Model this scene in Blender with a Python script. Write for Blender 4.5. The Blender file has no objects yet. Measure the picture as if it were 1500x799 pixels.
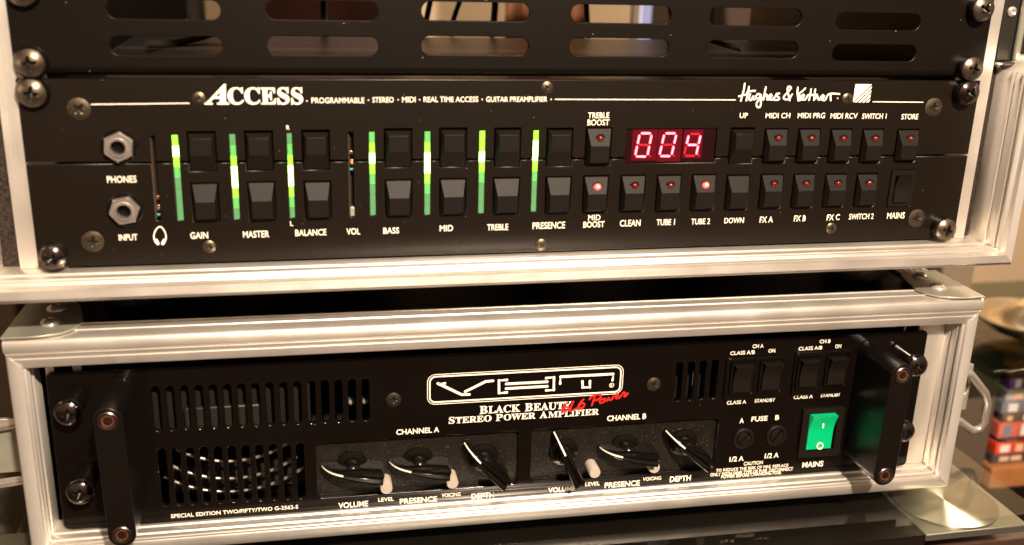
import bpy, bmesh, math, random
from mathutils import Vector, Matrix

random.seed(7)
S = 0.001                                    # everything below is written in millimetres
scene = bpy.context.scene
COL = scene.collection

# ------------------------------------------------------------------ camera
cam_data = bpy.data.cameras.new("camera")
cam = bpy.data.objects.new("camera", cam_data)
COL.objects.link(cam)
cam_data.sensor_width = 36.0
cam_data.lens = 35.43
cam_data.clip_start = 0.01
cam_data.clip_end = 50
cam.matrix_world = Matrix(((0.979303, 0.035975, -0.199178, -0.117713),
                           (-0.200418, 0.309747, -0.929456, -0.485787),
                           (0.028258, 0.950138, 0.310546, 0.151651),
                           (0.000000, 0.000000, 0.000000, 1.000000)))
cam_data.dof.use_dof = True
cam_data.dof.focus_distance = 0.56
cam_data.dof.aperture_fstop = 6.7
scene.camera = cam

# ------------------------------------------------------------------ light
world = bpy.data.worlds.new("World")
scene.world = world
world.use_nodes = True
wn = world.node_tree
bg = wn.nodes["Background"]
tc = wn.nodes.new("ShaderNodeTexCoord")
sep = wn.nodes.new("ShaderNodeSeparateXYZ")
ramp = wn.nodes.new("ShaderNodeValToRGB")
mr = wn.nodes.new("ShaderNodeMapRange")
mr.inputs["From Min"].default_value = -1
mr.inputs["From Max"].default_value = 1
wn.links.new(tc.outputs["Generated"], sep.inputs[0])
wn.links.new(sep.outputs["Z"], mr.inputs["Value"])
wn.links.new(mr.outputs[0], ramp.inputs[0])
ramp.color_ramp.elements[0].position = 0.36
ramp.color_ramp.elements[0].color = (0.095, 0.052, 0.032, 1)
ramp.color_ramp.elements[1].position = 0.62
ramp.color_ramp.elements[1].color = (0.30, 0.205, 0.13, 1)
wn.links.new(ramp.outputs[0], bg.inputs[0])
bg.inputs[1].default_value = 1.0


def lamp(name, loc, target, power, size, colour, size_y=None):
    d = bpy.data.lights.new(name, "AREA")
    d.energy = power
    d.color = colour
    d.shape = "RECTANGLE" if size_y else "DISK"
    d.size = size
    if size_y:
        d.size_y = size_y
    o = bpy.data.objects.new(name, d)
    COL.objects.link(o)
    o.location = Vector(loc) * S
    o.rotation_euler = (Vector(target) - Vector(loc)).to_track_quat("-Z", "Y").to_euler()
    return o


lamp("halogen_lamp", (145, -1150, 880), (0, 0, -40), 60, 0.06, (1.0, 0.81, 0.62))
lamp("ceiling_bounce", (0, -900, 1500), (0, 100, -50), 4, 1.4, (1.0, 0.75, 0.50), 1.0)
lamp("wall_fill_light", (900, 330, 850), (560, 1000, -350), 26, 0.4, (1.0, 0.80, 0.58))  # added fill that brightens the back wall; no visible source

vs = scene.view_settings
scene.display_settings.display_device = "sRGB"
vs.view_transform = "Standard"
vs.look = "None"
vs.exposure = 0.0
vs.gamma = 1.0
vs.use_curve_mapping = False
scene.render.engine = "CYCLES"
scene.cycles.use_denoising = True
scene.cycles.max_bounces = 8
scene.cycles.sample_clamp_indirect = 6.0


# ------------------------------------------------------------------ materials
def mat(name, col, rough=0.5, metal=0.0, spec=0.5, emit=None, estr=0.0, coat=0.0, noise=None, bump=None, streak=None,
        aniso=None, brush=None, trans=0.0, ior=1.5, specks=None):
    """noise=(scale, amount) varies the colour; bump=(scale, strength); streak=(axis, scale, rough amount, bump)."""
    m = bpy.data.materials.new(name)
    m.use_nodes = True
    nt = m.node_tree
    b = nt.nodes["Principled BSDF"]
    b.inputs["Base Color"].default_value = (*col, 1)
    b.inputs["Roughness"].default_value = rough
    b.inputs["Metallic"].default_value = metal
    b.inputs["Specular IOR Level"].default_value = spec
    b.inputs["Coat Weight"].default_value = coat
    b.inputs["Transmission Weight"].default_value = trans
    b.inputs["IOR"].default_value = ior
    if emit:
        b.inputs["Emission Color"].default_value = (*emit, 1)
        b.inputs["Emission Strength"].default_value = estr
    co = nt.nodes.new("ShaderNodeTexCoord")
    colour_socket = None
    if noise:
        n = nt.nodes.new("ShaderNodeTexNoise")
        n.inputs["Scale"].default_value = noise[0]
        n.inputs["Detail"].default_value = 6
        nt.links.new(co.outputs["Object"], n.inputs["Vector"])
        r = nt.nodes.new("ShaderNodeMapRange")
        r.inputs["From Min"].default_value = 0.3
        r.inputs["From Max"].default_value = 0.7
        r.inputs["To Min"].default_value = 1 - noise[1]
        r.inputs["To Max"].default_value = 1 + noise[1]
        nt.links.new(n.outputs["Fac"], r.inputs["Value"])
        mx = nt.nodes.new("ShaderNodeVectorMath")
        mx.operation = "SCALE"
        mx.inputs[0].default_value = col
        nt.links.new(r.outputs[0], mx.inputs["Scale"])
        nt.links.new(mx.outputs[0], b.inputs["Base Color"])
        colour_socket = mx.outputs[0]
    if specks:                                  # tiny pale dots: dust on the panels, painted sparkle on the crackle chassis
        v = nt.nodes.new("ShaderNodeTexVoronoi")
        v.inputs["Scale"].default_value = specks[0]
        nt.links.new(co.outputs["Object"], v.inputs["Vector"])
        lt = nt.nodes.new("ShaderNodeMath")
        lt.operation = "LESS_THAN"
        lt.inputs[1].default_value = specks[1]
        nt.links.new(v.outputs["Distance"], lt.inputs[0])
        sc_ = nt.nodes.new("ShaderNodeSeparateColor")
        nt.links.new(v.outputs["Color"], sc_.inputs[0])
        g = nt.nodes.new("ShaderNodeMath")
        g.operation = "GREATER_THAN"
        g.inputs[1].default_value = specks[2]
        nt.links.new(sc_.outputs[0], g.inputs[0])
        mu = nt.nodes.new("ShaderNodeMath")
        mu.operation = "MULTIPLY"
        nt.links.new(lt.outputs[0], mu.inputs[0])
        nt.links.new(g.outputs[0], mu.inputs[1])
        mix = nt.nodes.new("ShaderNodeMix")
        mix.data_type = "RGBA"
        nt.links.new(mu.outputs[0], mix.inputs["Factor"])
        if colour_socket:
            nt.links.new(colour_socket, mix.inputs["A"])
        else:
            mix.inputs["A"].default_value = (*col, 1)
        mix.inputs["B"].default_value = (0.30, 0.25, 0.20, 1)
        nt.links.new(mix.outputs["Result"], b.inputs["Base Color"])
    if bump:
        n = nt.nodes.new("ShaderNodeTexNoise")
        n.inputs["Scale"].default_value = bump[0]
        n.inputs["Detail"].default_value = 4
        nt.links.new(co.outputs["Object"], n.inputs["Vector"])
        bp_ = nt.nodes.new("ShaderNodeBump")
        bp_.inputs["Strength"].default_value = bump[1]
        bp_.inputs["Distance"].default_value = 0.0003
        nt.links.new(n.outputs["Fac"], bp_.inputs["Height"])
        nt.links.new(bp_.outputs[0], b.inputs["Normal"])
    if streak:
        axis, scl, ra, bs = streak
        mp = nt.nodes.new("ShaderNodeMapping")
        v = [scl, scl, scl]
        v["xyz".index(axis)] = scl * 0.012
        mp.inputs["Scale"].default_value = v
        nt.links.new(co.outputs["Object"], mp.inputs["Vector"])
        n = nt.nodes.new("ShaderNodeTexNoise")
        n.inputs["Scale"].default_value = 1.0
        n.inputs["Detail"].default_value = 5
        nt.links.new(mp.outputs[0], n.inputs["Vector"])
        n2 = nt.nodes.new("ShaderNodeTexNoise")      # blotchy wear
        n2.inputs["Scale"].default_value = 45
        n2.inputs["Detail"].default_value = 6
        nt.links.new(co.outputs["Object"], n2.inputs["Vector"])
        ad = nt.nodes.new("ShaderNodeMath")
        ad.operation = "ADD"
        nt.links.new(n.outputs["Fac"], ad.inputs[0])
        nt.links.new(n2.outputs["Fac"], ad.inputs[1])
        r = nt.nodes.new("ShaderNodeMapRange")
        r.inputs["From Min"].default_value = 0.6
        r.inputs["From Max"].default_value = 1.4
        r.inputs["To Min"].default_value = rough - ra
        r.inputs["To Max"].default_value = rough + ra
        nt.links.new(ad.outputs[0], r.inputs["Value"])
        nt.links.new(r.outputs[0], b.inputs["Roughness"])
        if bs:
            bp_ = nt.nodes.new("ShaderNodeBump")
            bp_.inputs["Strength"].default_value = bs
            bp_.inputs["Distance"].default_value = 0.0002
            nt.links.new(n.outputs["Fac"], bp_.inputs["Height"])
            nt.links.new(bp_.outputs[0], b.inputs["Normal"])
    if brush:                                   # grooves run along this world axis
        b.inputs["Anisotropic"].default_value = brush[1]
        b.inputs["Anisotropic Rotation"].default_value = 0.25
        cv = nt.nodes.new("ShaderNodeCombineXYZ")
        cv.inputs["XYZ".index(brush[0].upper())].default_value = 1.0
        nt.links.new(cv.outputs[0], b.inputs["Tangent"])
    if aniso:
        b.inputs["Anisotropic Rotation"].default_value = 0.25
        b.inputs["Anisotropic"].default_value = aniso
        tg = nt.nodes.new("ShaderNodeTangent")
        tg.direction_type = "RADIAL"
        tg.axis = "Z"
        nt.links.new(tg.outputs[0], b.inputs["Tangent"])
    return m


ALU = (0.86, 0.81, 0.75)
M = dict(
    alu_x=mat("brushed_aluminium_along", ALU, 0.38, 0.85, streak=("x", 2200, 0.07, 0.06), brush=("x", 0.45), noise=(30, 0.05)),
    alu_z=mat("brushed_aluminium_upright", ALU, 0.38, 0.66, streak=("z", 2200, 0.07, 0.06), brush=("z", 0.45), noise=(30, 0.05)),
    alu_y=mat("brushed_aluminium_deep", ALU, 0.38, 0.85, streak=("y", 2200, 0.07, 0.06), brush=("y", 0.45), noise=(30, 0.05)),
    alu_rail=mat("aluminium_rack_rail", ALU, 0.42, 0.88, streak=("z", 2200, 0.07, 0.06), noise=(30, 0.05)),
    zinc=mat("zinc_plate", (0.42, 0.41, 0.34), 0.34, 0.6, noise=(60, 0.12), bump=(500, 0.1)),
    wire=mat("guard_wire_steel", (0.36, 0.33, 0.29), 0.28, 0.75),
    rivet=mat("rivet_steel", (0.66, 0.62, 0.54), 0.24, 0.65),
    black_panel=mat("black_anodised_panel", (0.0060, 0.0035, 0.0018), 0.34, 0.0, 0.38, noise=(25, 0.10), bump=(2600, 0.10), specks=(420, 0.07, 0.93)),
    vent_panel=mat("black_powder_coat", (0.0042, 0.0026, 0.0015), 0.36, 0.0, 0.22, noise=(20, 0.15), bump=(1500, 0.16), specks=(300, 0.07, 0.93)),
    gloss_panel=mat("black_gloss_panel", (0.0035, 0.0022, 0.0018), 0.15, 0.0, 0.5, noise=(20, 0.1), bump=(900, 0.03), specks=(260, 0.05, 0.965)),
    gloss=mat("black_gloss_plastic", (0.004, 0.003, 0.0025), 0.13, 0.0, 0.5),
    cavity=mat("black_inside", (0.006, 0.005, 0.0045), 0.7, 0.0, 0.2),
    key=mat("black_key_plastic", (0.0070, 0.0050, 0.0036), 0.5, 0.0, 0.16, bump=(2600, 0.18)),
    textured=mat("crackle_black_chassis", (0.008, 0.006, 0.004), 0.36, 0.0, 0.45, bump=(900, 1.0), noise=(200, 0.3), specks=(1100, 0.16, 0.80)),  # the pale specks paint its sparkle into the colour
    laminate=mat("black_laminate", (0.005, 0.0035, 0.003), 0.28, 0.0, 0.5, bump=(300, 0.1)),
    felt=mat("black_carpet_lining", (0.030, 0.022, 0.018), 0.95, 0.0, 0.1, noise=(900, 0.7), bump=(1500, 1.0)),
    rubber=mat("black_rubber", (0.020, 0.017, 0.015), 0.5, 0.0, 0.4),
    white=mat("white_print", (0.93, 0.86, 0.72), 0.5, emit=None),
    red=mat("red_print", (0.80, 0.012, 0.010), 0.5),
    screw=mat("tarnished_screw", (0.17, 0.135, 0.10), 0.30, 0.9, noise=(350, 0.35), bump=(700, 0.25)),
    small_screw=mat("dull_bronze_screw", (0.13, 0.10, 0.07), 0.38, 0.9, noise=(500, 0.35), bump=(900, 0.2)),
    dark_screw=mat("dark_chrome_screw", (0.16, 0.13, 0.12), 0.14, 1.0),
    recess=mat("screw_recess_shade", (0.012, 0.010, 0.008), 0.4, 0.3),  # dark colour standing in for shade in the screw cross
    chrome=mat("chrome", (0.82, 0.75, 0.70), 0.13, 0.86),
    led_off=mat("red_led_unlit", (0.12, 0.008, 0.006), 0.2, 0.0, 0.5),
    led_on=mat("red_led_lit", (0.9, 0.1, 0.1), 0.3, emit=(1.0, 0.020, 0.015), estr=14),
    led_core=mat("red_led_core", (0.9, 0.5, 0.5), 0.3, emit=(1.0, 0.22, 0.17), estr=7),
    handle=mat("black_handle", (0.005, 0.0035, 0.003), 0.3, 0.0, 0.3),
    display=mat("display_window", (0.012, 0.003, 0.003), 0.08, 0.0, 0.5),
    module=mat("red_digit_module", (0.03, 0.001, 0.002), 0.25, emit=(0.62, 0.0, 0.03), estr=0.22),  # emission added as the red glow around the lit digits
    seg_on=mat("display_segment_lit", (0.9, 0.3, 0.4), 0.3, emit=(1.0, 0.055, 0.095), estr=4.6),
    seg_off=mat("display_segment_unlit", (0.3, 0.01, 0.02), 0.3, emit=(0.75, 0.01, 0.05), estr=0.36),  # off, but emission added so it shows red
    g0=mat("green_segment_faint", (0.07, 0.20, 0.08), 0.35, emit=(0.07, 0.23, 0.09), estr=0.55),
    g1=mat("green_segment_dim", (0.08, 0.30, 0.08), 0.35, emit=(0.09, 0.42, 0.08), estr=0.75),
    g2=mat("green_segment_bright", (0.2, 0.6, 0.05), 0.35, emit=(0.27, 1.0, 0.03), estr=1.0),
    g3=mat("green_segment_lit", (0.6, 0.9, 0.3), 0.35, emit=(0.55, 1.0, 0.22), estr=6.0),
    copper=mat("copper_wiper", (0.65, 0.42, 0.28), 0.3, 1.0),
    teal=mat("teal_mark", (0.02, 0.45, 0.36), 0.5, emit=(0.0, 0.5, 0.4), estr=0.3),
    button=mat("pale_grey_button", (0.42, 0.37, 0.31), 0.45),
    green=mat("green_switch", (0.0, 0.30, 0.11), 0.22, emit=(0.0, 0.75, 0.25), estr=0.30, coat=0.3),
    rust=mat("rusty_bolt_socket", (0.13, 0.036, 0.016), 0.6, 0.3, noise=(900, 0.5)),
    bolt_rim=mat("dark_bolt_rim", (0.20, 0.155, 0.13), 0.3, 1.0),
    grey_metal=mat("dull_grey_metal", (0.026, 0.024, 0.019), 0.5, 0.6),
    chassis=mat("brown_grey_chassis_top", (0.038, 0.024, 0.017), 0.38, 0.4, noise=(15, 0.25)),
    glass=None,
    black_glass=mat("black_backing_panel", (0.008, 0.006, 0.005), 0.2, noise=(8, 0.3)),
    steel=mat("brushed_steel_plate", (0.22, 0.20, 0.175), 0.40, 0.8, streak=("x", 1600, 0.08, 0.3)),
    disc=mat("turned_steel_disc", (0.50, 0.46, 0.40), 0.30, 0.92, aniso=0.9),
    wall=mat("beige_wall", (0.42, 0.31, 0.20), 0.8, noise=(3, 0.08)),
    taupe=mat("taupe_cabinet", (0.19, 0.145, 0.10), 0.6, noise=(8, 0.1)),
    grey_brown=mat("grey_brown_cabinet", (0.09, 0.066, 0.046), 0.55, noise=(6, 0.15)),
    dark_wood=mat("dark_brown_wood", (0.045, 0.022, 0.013), 0.5, noise=(30, 0.3)),
    red_wood=mat("reddish_wood", (0.075, 0.022, 0.012), 0.5, streak=("z", 100, 0.1, 0.1), noise=(20, 0.3)),
    curtain=mat("brown_curtain", (0.16, 0.062, 0.024), 0.8, noise=(25, 0.25)),
    orange_wood=mat("orange_wood", (0.42, 0.17, 0.055), 0.45, noise=(25, 0.25)),
    window=mat("window_daylight", (0.6, 0.6, 0.8), 0.5, emit=(0.62, 0.60, 0.88), estr=0.6),
    gold=mat("pale_gold_metal", (0.66, 0.57, 0.43), 0.22, 1.0, noise=(30, 0.1)),
)



def clear_glass(name, tint, rough=0.02):
    m = bpy.data.materials.new(name)
    m.use_nodes = True
    nt = m.node_tree
    nt.nodes.remove(nt.nodes["Principled BSDF"])
    tr = nt.nodes.new("ShaderNodeBsdfTransparent")
    tr.inputs[0].default_value = (*tint, 1)
    gl = nt.nodes.new("ShaderNodeBsdfGlossy")
    gl.inputs["Roughness"].default_value = rough
    fr = nt.nodes.new("ShaderNodeFresnel")
    fr.inputs[0].default_value = 1.5
    mx = nt.nodes.new("ShaderNodeMixShader")
    ge = nt.nodes.new("ShaderNodeNewGeometry")
    inv = nt.nodes.new("ShaderNodeMath")
    inv.operation = "SUBTRACT"
    inv.inputs[0].default_value = 1
    nt.links.new(ge.outputs["Backfacing"], inv.inputs[1])
    mu = nt.nodes.new("ShaderNodeMath")
    mu.operation = "MULTIPLY"
    nt.links.new(fr.outputs[0], mu.inputs[0])
    nt.links.new(inv.outputs[0], mu.inputs[1])
    nt.links.new(mu.outputs[0], mx.inputs[0])
    nt.links.new(tr.outputs[0], mx.inputs[1])
    nt.links.new(gl.outputs[0], mx.inputs[2])
    nt.links.new(mx.outputs[0], nt.nodes["Material Output"].inputs[0])
    return m


M["glass"] = clear_glass("green_edged_glass", (0.95, 0.97, 0.94))
M["dark_glass"] = clear_glass("dark_shelf_glass", (0.40, 0.48, 0.42))


# ------------------------------------------------------------------ mesh helpers
class MB:
    """collects faces in millimetres"""

    def __init__(self):
        self.v, self.f = [], []

    def add(self, vs_, fs_):
        n = len(self.v)
        self.v += [tuple(p) for p in vs_]
        self.f += [tuple(i + n for i in f) for f in fs_]
        return self

    def box(self, x0, x1, y0, y1, z0, z1):
        return self.add([(x, y, z) for x in (x0, x1) for y in (y0, y1) for z in (z0, z1)],
                        [(0, 1, 3, 2), (4, 6, 7, 5), (0, 4, 5, 1), (2, 3, 7, 6), (0, 2, 6, 4), (1, 5, 7, 3)])

    def lathe(self, prof, c=(0, 0, 0), axis="y", n=40):
        """prof = (r, height); along -y (towards the camera) or +z"""
        vs_, fs_ = [], []
        for r, h in prof:
            for k in range(n):
                a = 2 * math.pi * k / n
                if axis == "y":
                    vs_.append((c[0] + r * math.cos(a), c[1] - h, c[2] + r * math.sin(a)))
                elif axis == "x":
                    vs_.append((c[0] + h, c[1] + r * math.cos(a), c[2] + r * math.sin(a)))
                else:
                    vs_.append((c[0] + r * math.cos(a), c[1] + r * math.sin(a), c[2] + h))
        for i in range(len(prof) - 1):
            for k in range(n):
                a, b = i * n + k, i * n + (k + 1) % n
                fs_.append((a, b, b + n, a + n))
        fs_.append(tuple(range(n)))
        fs_.append(tuple((len(prof) - 1) * n + k for k in range(n)))
        return self.add(vs_, fs_)

    def tube(self, pts, r, n=10, flat=None, closed=False):
        """sweep; flat=(axis index, factor) squashes it"""
        P = [Vector(p) for p in pts]
        m = len(P)
        vs_, fs_ = [], []
        up = Vector((0, 1, 0)) if flat else None
        prev = None
        for i, p in enumerate(P):
            a = P[(i - 1) % m] if (i > 0 or closed) else P[i]
            b = P[(i + 1) % m] if (i < m - 1 or closed) else P[i]
            t = (b - a).normalized()
            if up:
                s_ = t.cross(up).normalized()
                u = up
            else:
                if prev is None:
                    q = Vector((0, 0, 1)) if abs(t.z) < 0.9 else Vector((1, 0, 0))
                else:
                    q = prev
                s_ = t.cross(q).normalized()
                u = s_.cross(t).normalized()
                prev = u
            for k in range(n):
                an = 2 * math.pi * k / n
                vs_.append(p + s_ * (r * math.cos(an)) + u * (r * math.sin(an) * (flat or 1)))
        for i in range(m if closed else m - 1):
            for k in range(n):
                a, b = i * n + k, i * n + (k + 1) % n
                c, d = ((i + 1) % m) * n + (k + 1) % n, ((i + 1) % m) * n + k
                fs_.append((a, b, c, d))
        if not closed:
            fs_.append(tuple(range(n)))
            fs_.append(tuple((m - 1) * n + k for k in range(n)))
        return self.add(vs_, fs_)

    def extrude(self, poly, y0, y1):
        """closed outline in (x, z) pushed through y0..y1"""
        n = len(poly)
        vs_ = [(x, y0, z) for x, z in poly] + [(x, y1, z) for x, z in poly]
        return self.add(vs_, [tuple(range(n)), tuple(range(2 * n - 1, n - 1, -1))] +
                        [(i, (i + 1) % n, n + (i + 1) % n, n + i) for i in range(n)])

    def mesh(self, name, smooth=None, bevel=None, seg=2):
        me = bpy.data.meshes.new(name)
        bm = bmesh.new()
        vv = [bm.verts.new(Vector(p) * S) for p in self.v]
        for f in self.f:
            try:
                bm.faces.new([vv[i] for i in f])
            except ValueError:
                pass
        bmesh.ops.remove_doubles(bm, verts=bm.verts, dist=1e-7)
        bmesh.ops.recalc_face_normals(bm, faces=bm.faces)
        if bevel:
            es = [e for e in bm.edges if len(e.link_faces) == 2 and e.calc_face_angle(0) > 0.5]
            flat_faces = True
            res = bmesh.ops.bevel(bm, geom=es, offset=bevel * S, segments=seg, affect="EDGES", profile=0.5, clamp_overlap=True)
            for f in res["faces"]:
                f.smooth = True
        elif smooth is not None:
            for f in bm.faces:
                f.smooth = True
            for e in bm.edges:
                if len(e.link_faces) == 2 and e.calc_face_angle(0) > math.radians(smooth):
                    e.smooth = False
        bm.to_mesh(me)
        bm.free()
        return me


def put(name, me, m, parent=None, loc=(0, 0, 0), rot=(0, 0, 0), label=None):
    if isinstance(me, MB):
        me = me.mesh(name)
    o = bpy.data.objects.new(name, me)
    COL.objects.link(o)
    if not me.materials:
        me.materials.append(m)
    elif m is not me.materials[0]:               # a shared mesh in another material
        o.material_slots[0].link = "OBJECT"
        o.material_slots[0].material = m
    o.location = Vector(loc) * S
    o.rotation_euler = rot
    if parent:
        o.parent = parent
    if label:
        o["label"] = label
    return o


def thing(name, label, cat, loc=(0, 0, 0), rz=0.0, group=None):
    o = bpy.data.objects.new(name, None)
    o.empty_display_size = 0.02
    COL.objects.link(o)
    o.location = Vector(loc) * S
    o.rotation_euler = (0, 0, rz)
    o["label"] = label
    o["category"] = cat
    if group:
        o["group"] = group
    return o


def tag(o, label, cat, group=None):
    o["label"] = label
    o["category"] = cat
    if group:
        o["group"] = group
    return o


def rounded(x0, x1, z0, z1, r, n=6):
    pts = []
    for cx, cz, a0 in ((x1 - r, z1 - r, 0), (x0 + r, z1 - r, 90), (x0 + r, z0 + r, 180), (x1 - r, z0 + r, 270)):
        for k in range(n + 1):
            a = math.radians(a0 + 90 * k / n)
            pts.append((cx + r * math.cos(a), cz + r * math.sin(a)))
    return pts


def circle(cx, cz, r, n=32):
    return [(cx + r * math.cos(2 * math.pi * k / n), cz + r * math.sin(2 * math.pi * k / n)) for k in range(n)]


def plate_mesh(name, outline, holes, y_front, y_back, bevel=0.25):
    """sheet with holes: a filled 2D curve, bevelled edges, turned upright"""
    cu = bpy.data.curves.new(name, "CURVE")
    cu.dimensions = "2D"
    cu.fill_mode = "BOTH"
    th = (y_back - y_front)
    cu.extrude = (th / 2 - bevel) * S
    cu.bevel_depth = bevel * S
    cu.bevel_resolution = 1
    cu.offset = -bevel * S
    for poly in [outline] + holes:
        sp = cu.splines.new("POLY")
        sp.points.add(len(poly) - 1)
        for p, (x, z) in zip(sp.points, poly):
            p.co = (x * S, z * S, 0, 1)
        sp.use_cyclic_u = True
    tmp = bpy.data.objects.new(name, cu)
    COL.objects.link(tmp)
    dg = bpy.context.evaluated_depsgraph_get()
    me = bpy.data.meshes.new_from_object(tmp.evaluated_get(dg))
    bpy.data.objects.remove(tmp)
    me.name = name
    me.materials.clear()
    me.transform(Matrix(((1, 0, 0, 0), (0, 0, -1, (y_front + y_back) / 2 * S), (0, 1, 0, 0), (0, 0, 0, 1))))
    return me


def rect(x0, x1, z0, z1):
    return [(x0, z0), (x1, z0), (x1, z1), (x0, z1)]


# lettering -------------------------------------------------------
def styled(t, style):
    out = ""
    for ch in t:
        c = ord(ch)
        if style == "zz":
            if 65 <= c <= 90: ch = chr(0x1D5D4 + c - 65)
            elif 48 <= c <= 57: ch = chr(0x1D7EC + c - 48)
        elif style in ("sf", "sc"):
            if 65 <= c <= 90: ch = chr(0x1D400 + c - 65)
        elif style == "si":
            if 65 <= c <= 90: ch = chr(0x1D468 + c - 65)
        out += ch
    return out


def glyph_mesh(t, off=0.0):
    cu = bpy.data.curves.new("lettering", "FONT")
    cu.body = t
    cu.size = 1
    cu.offset = off
    cu.extrude = 0.02
    cu.resolution_u = 3
    tmp = bpy.data.objects.new("lettering", cu)
    COL.objects.link(tmp)
    dg = bpy.context.evaluated_depsgraph_get()
    me = bpy.data.meshes.new_from_object(tmp.evaluated_get(dg))
    bpy.data.objects.remove(tmp)
    bpy.data.curves.remove(cu)
    return me


def bounds(me):
    xs = [v.co.x for v in me.vertices]
    ys = [v.co.y for v in me.vertices]
    return min(xs), max(xs), min(ys), max(ys)


def lettering(t, style, x0, x1, z0, z1, parent, y=-0.06, m=None, label=None, off=0.012):
    """words fitted to a box on the panel face"""
    if style == "sc":                            # first letter of each word a little taller
        words = t.split(" ")
        pieces, cur = [], 0.0
        for w in words:
            for k, part in enumerate((w[0], w[1:])):
                me = glyph_mesh(styled(part, style), off)
                a, b, c, d = bounds(me)
                k_ = 1.0 if k == 0 else 0.92
                for v in me.vertices:
                    v.co.x = (v.co.x - a) * k_ + cur
                    v.co.y = (v.co.y - max(c, -0.02)) * k_
                cur += (b - a) * k_ + 0.07
                pieces.append(me)
            cur += 0.30
        bm = bmesh.new()
        for p in pieces:
            bm.from_mesh(p)
        me = bpy.data.meshes.new("lettering")
        bm.to_mesh(me)
        bm.free()
    else:
        me = glyph_mesh(styled(t, style), off)
    a, b, c, d = bounds(me)
    for v in me.vertices:
        x, yy, z = v.co
        v.co = Vector((x0 + (x - a) / (b - a) * (x1 - x0), y + (-0.04 if z > 0 else 0.04), z0 + (yy - c) / (d - c) * (z1 - z0))) * S
    me.materials.clear()
    return put("lettering", me, m or M["white"], parent, label=label)


def smooth_path(pts, n=5):
    if len(pts) < 3:
        return pts
    out = []
    P = [pts[0]] + list(pts) + [pts[-1]]
    for i in range(1, len(P) - 2):
        p0, p1, p2, p3 = P[i - 1], P[i], P[i + 1], P[i + 2]
        for k in range(n):
            t = k / n
            out.append(tuple(0.5 * (2 * p1[j] + (p2[j] - p0[j]) * t + (2 * p0[j] - 5 * p1[j] + 4 * p2[j] - p3[j]) * t * t +
                                    (3 * p1[j] - p0[j] - 3 * p2[j] + p3[j]) * t ** 3) for j in range(2)))
    out.append(tuple(pts[-1]))
    return out


def strokes(name, lines, width, parent, m, y=-0.06, smooth=True, label=None, caps=True, closed=False):
    mb = MB()
    for i, ln in enumerate(lines):
        p = smooth_path(ln) if smooth else ln
        yy = y - 0.004 * (i % 7)
        mb.tube([(x, yy, z) for x, z in p], width / 2, 8, flat=0.12, closed=closed)
        if caps:
            for x, z in (p if not smooth else (p[0], p[-1])):
                mb.lathe([(width / 2, -0.05), (width / 2, 0.03), (width / 2 * 0.8, 0.05 + 0.002 * (i % 5))], (x, yy, z), n=12)
    me = mb.mesh(name, smooth=40)
    return put(name, me, m, parent, label=label)


# screws ----------------------------------------------------------
def phillips(r, h, dome, rot=0.0, rec=0.52, w=0.13, depth=None):
    """cross-head screw head; a real recess pressed into a domed disc"""
    n, rings = 72, 16
    depth = depth or h * 0.9
    mb = MB()
    vs_, fs_ = [], []
    for i in range(rings + 1):
        rr = r * i / rings
        for k in range(n):
            a = 2 * math.pi * k / n
            x, z = rr * math.cos(a), rr * math.sin(a)
            c, s_ = math.cos(-rot), math.sin(-rot)
            u, v = abs(x * c - z * s_), abs(x * s_ + z * c)
            if v > u:
                u, v = v, u
            y = -(h - dome * (rr / r) ** 2.4)
            lim = w * r * (1.25 - 0.5 * u / (rec * r))
            if u < rec * r and v < lim:
                edge = min(1.0, (rec * r - u) / (0.10 * r), (lim - v) / (0.05 * r))
                y += depth * (0.35 + 0.65 * (1 - u / (rec * r))) * max(edge, 0)
            vs_.append((x, y, z))
    for i in range(rings):
        for k in range(n):
            a, b = i * n + k, i * n + (k + 1) % n
            fs_.append((a, b, b + n, a + n))
    base = rings * n
    for k in range(n):
        vs_.append((r * math.cos(2 * math.pi * k / n), 0.0, r * math.sin(2 * math.pi * k / n)))
    top = base + n
    for k in range(n):
        fs_.append((base + k, base + (k + 1) % n, top + (k + 1) % n, top + k))
    mb.add(vs_, fs_)
    me = mb.mesh("screw", smooth=35)
    me.materials.append(M["screw"])
    me.materials.append(M["recess"])
    for p in me.polygons:                        # a dark colour paints the shade inside the pressed cross
        x, z = p.center.x / S, p.center.z / S
        if math.hypot(x, z) > r * 0.98:
            continue
        c, s_ = math.cos(-rot), math.sin(-rot)
        u, v = abs(x * c - z * s_), abs(x * s_ + z * c)
        if v > u:
            u, v = v, u
        if u < (rec - 0.05) * r and v < w * r * (1.25 - 0.5 * u / (rec * r)):
            p.material_index = 1
    return me


def rounded_ring(name, x0, x1, z0, z1, r, w, y0, y1):
    return plate_mesh(name, rounded(x0, x1, z0, z1, r), [rounded(x0 + w, x1 - w, z0 + w, z1 - w, max(r - w, 0.3))], y0, y1, 0.01)


def frame_bar(prof, x0, x1, z0, z1, side):
    """one mitred bar of a rectangular frame; prof = closed loop of (outward, y)"""
    mb = MB()
    g = 0.12
    vs_ = []
    for e in (0, 1):
        for n_, y in prof:
            if side == "bottom":
                vs_.append((x0 - n_ + g if e == 0 else x1 + n_ - g, y, z0 - n_))
            elif side == "top":
                vs_.append((x0 - n_ + g if e == 0 else x1 + n_ - g, y, z1 + n_))
            elif side == "right":
                vs_.append((x1 + n_, y, z0 - n_ + g if e == 0 else z1 + n_ - g))
            else:
                vs_.append((x0 - n_, y, z0 - n_ + g if e == 0 else z1 + n_ - g))
    k = len(prof)
    fs_ = [tuple(range(k)), tuple(range(2 * k - 1, k - 1, -1))] + [(i, (i + 1) % k, k + (i + 1) % k, k + i) for i in range(k)]
    mb.add(vs_, fs_)
    return mb.mesh("frame_rail", smooth=50)

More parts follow.
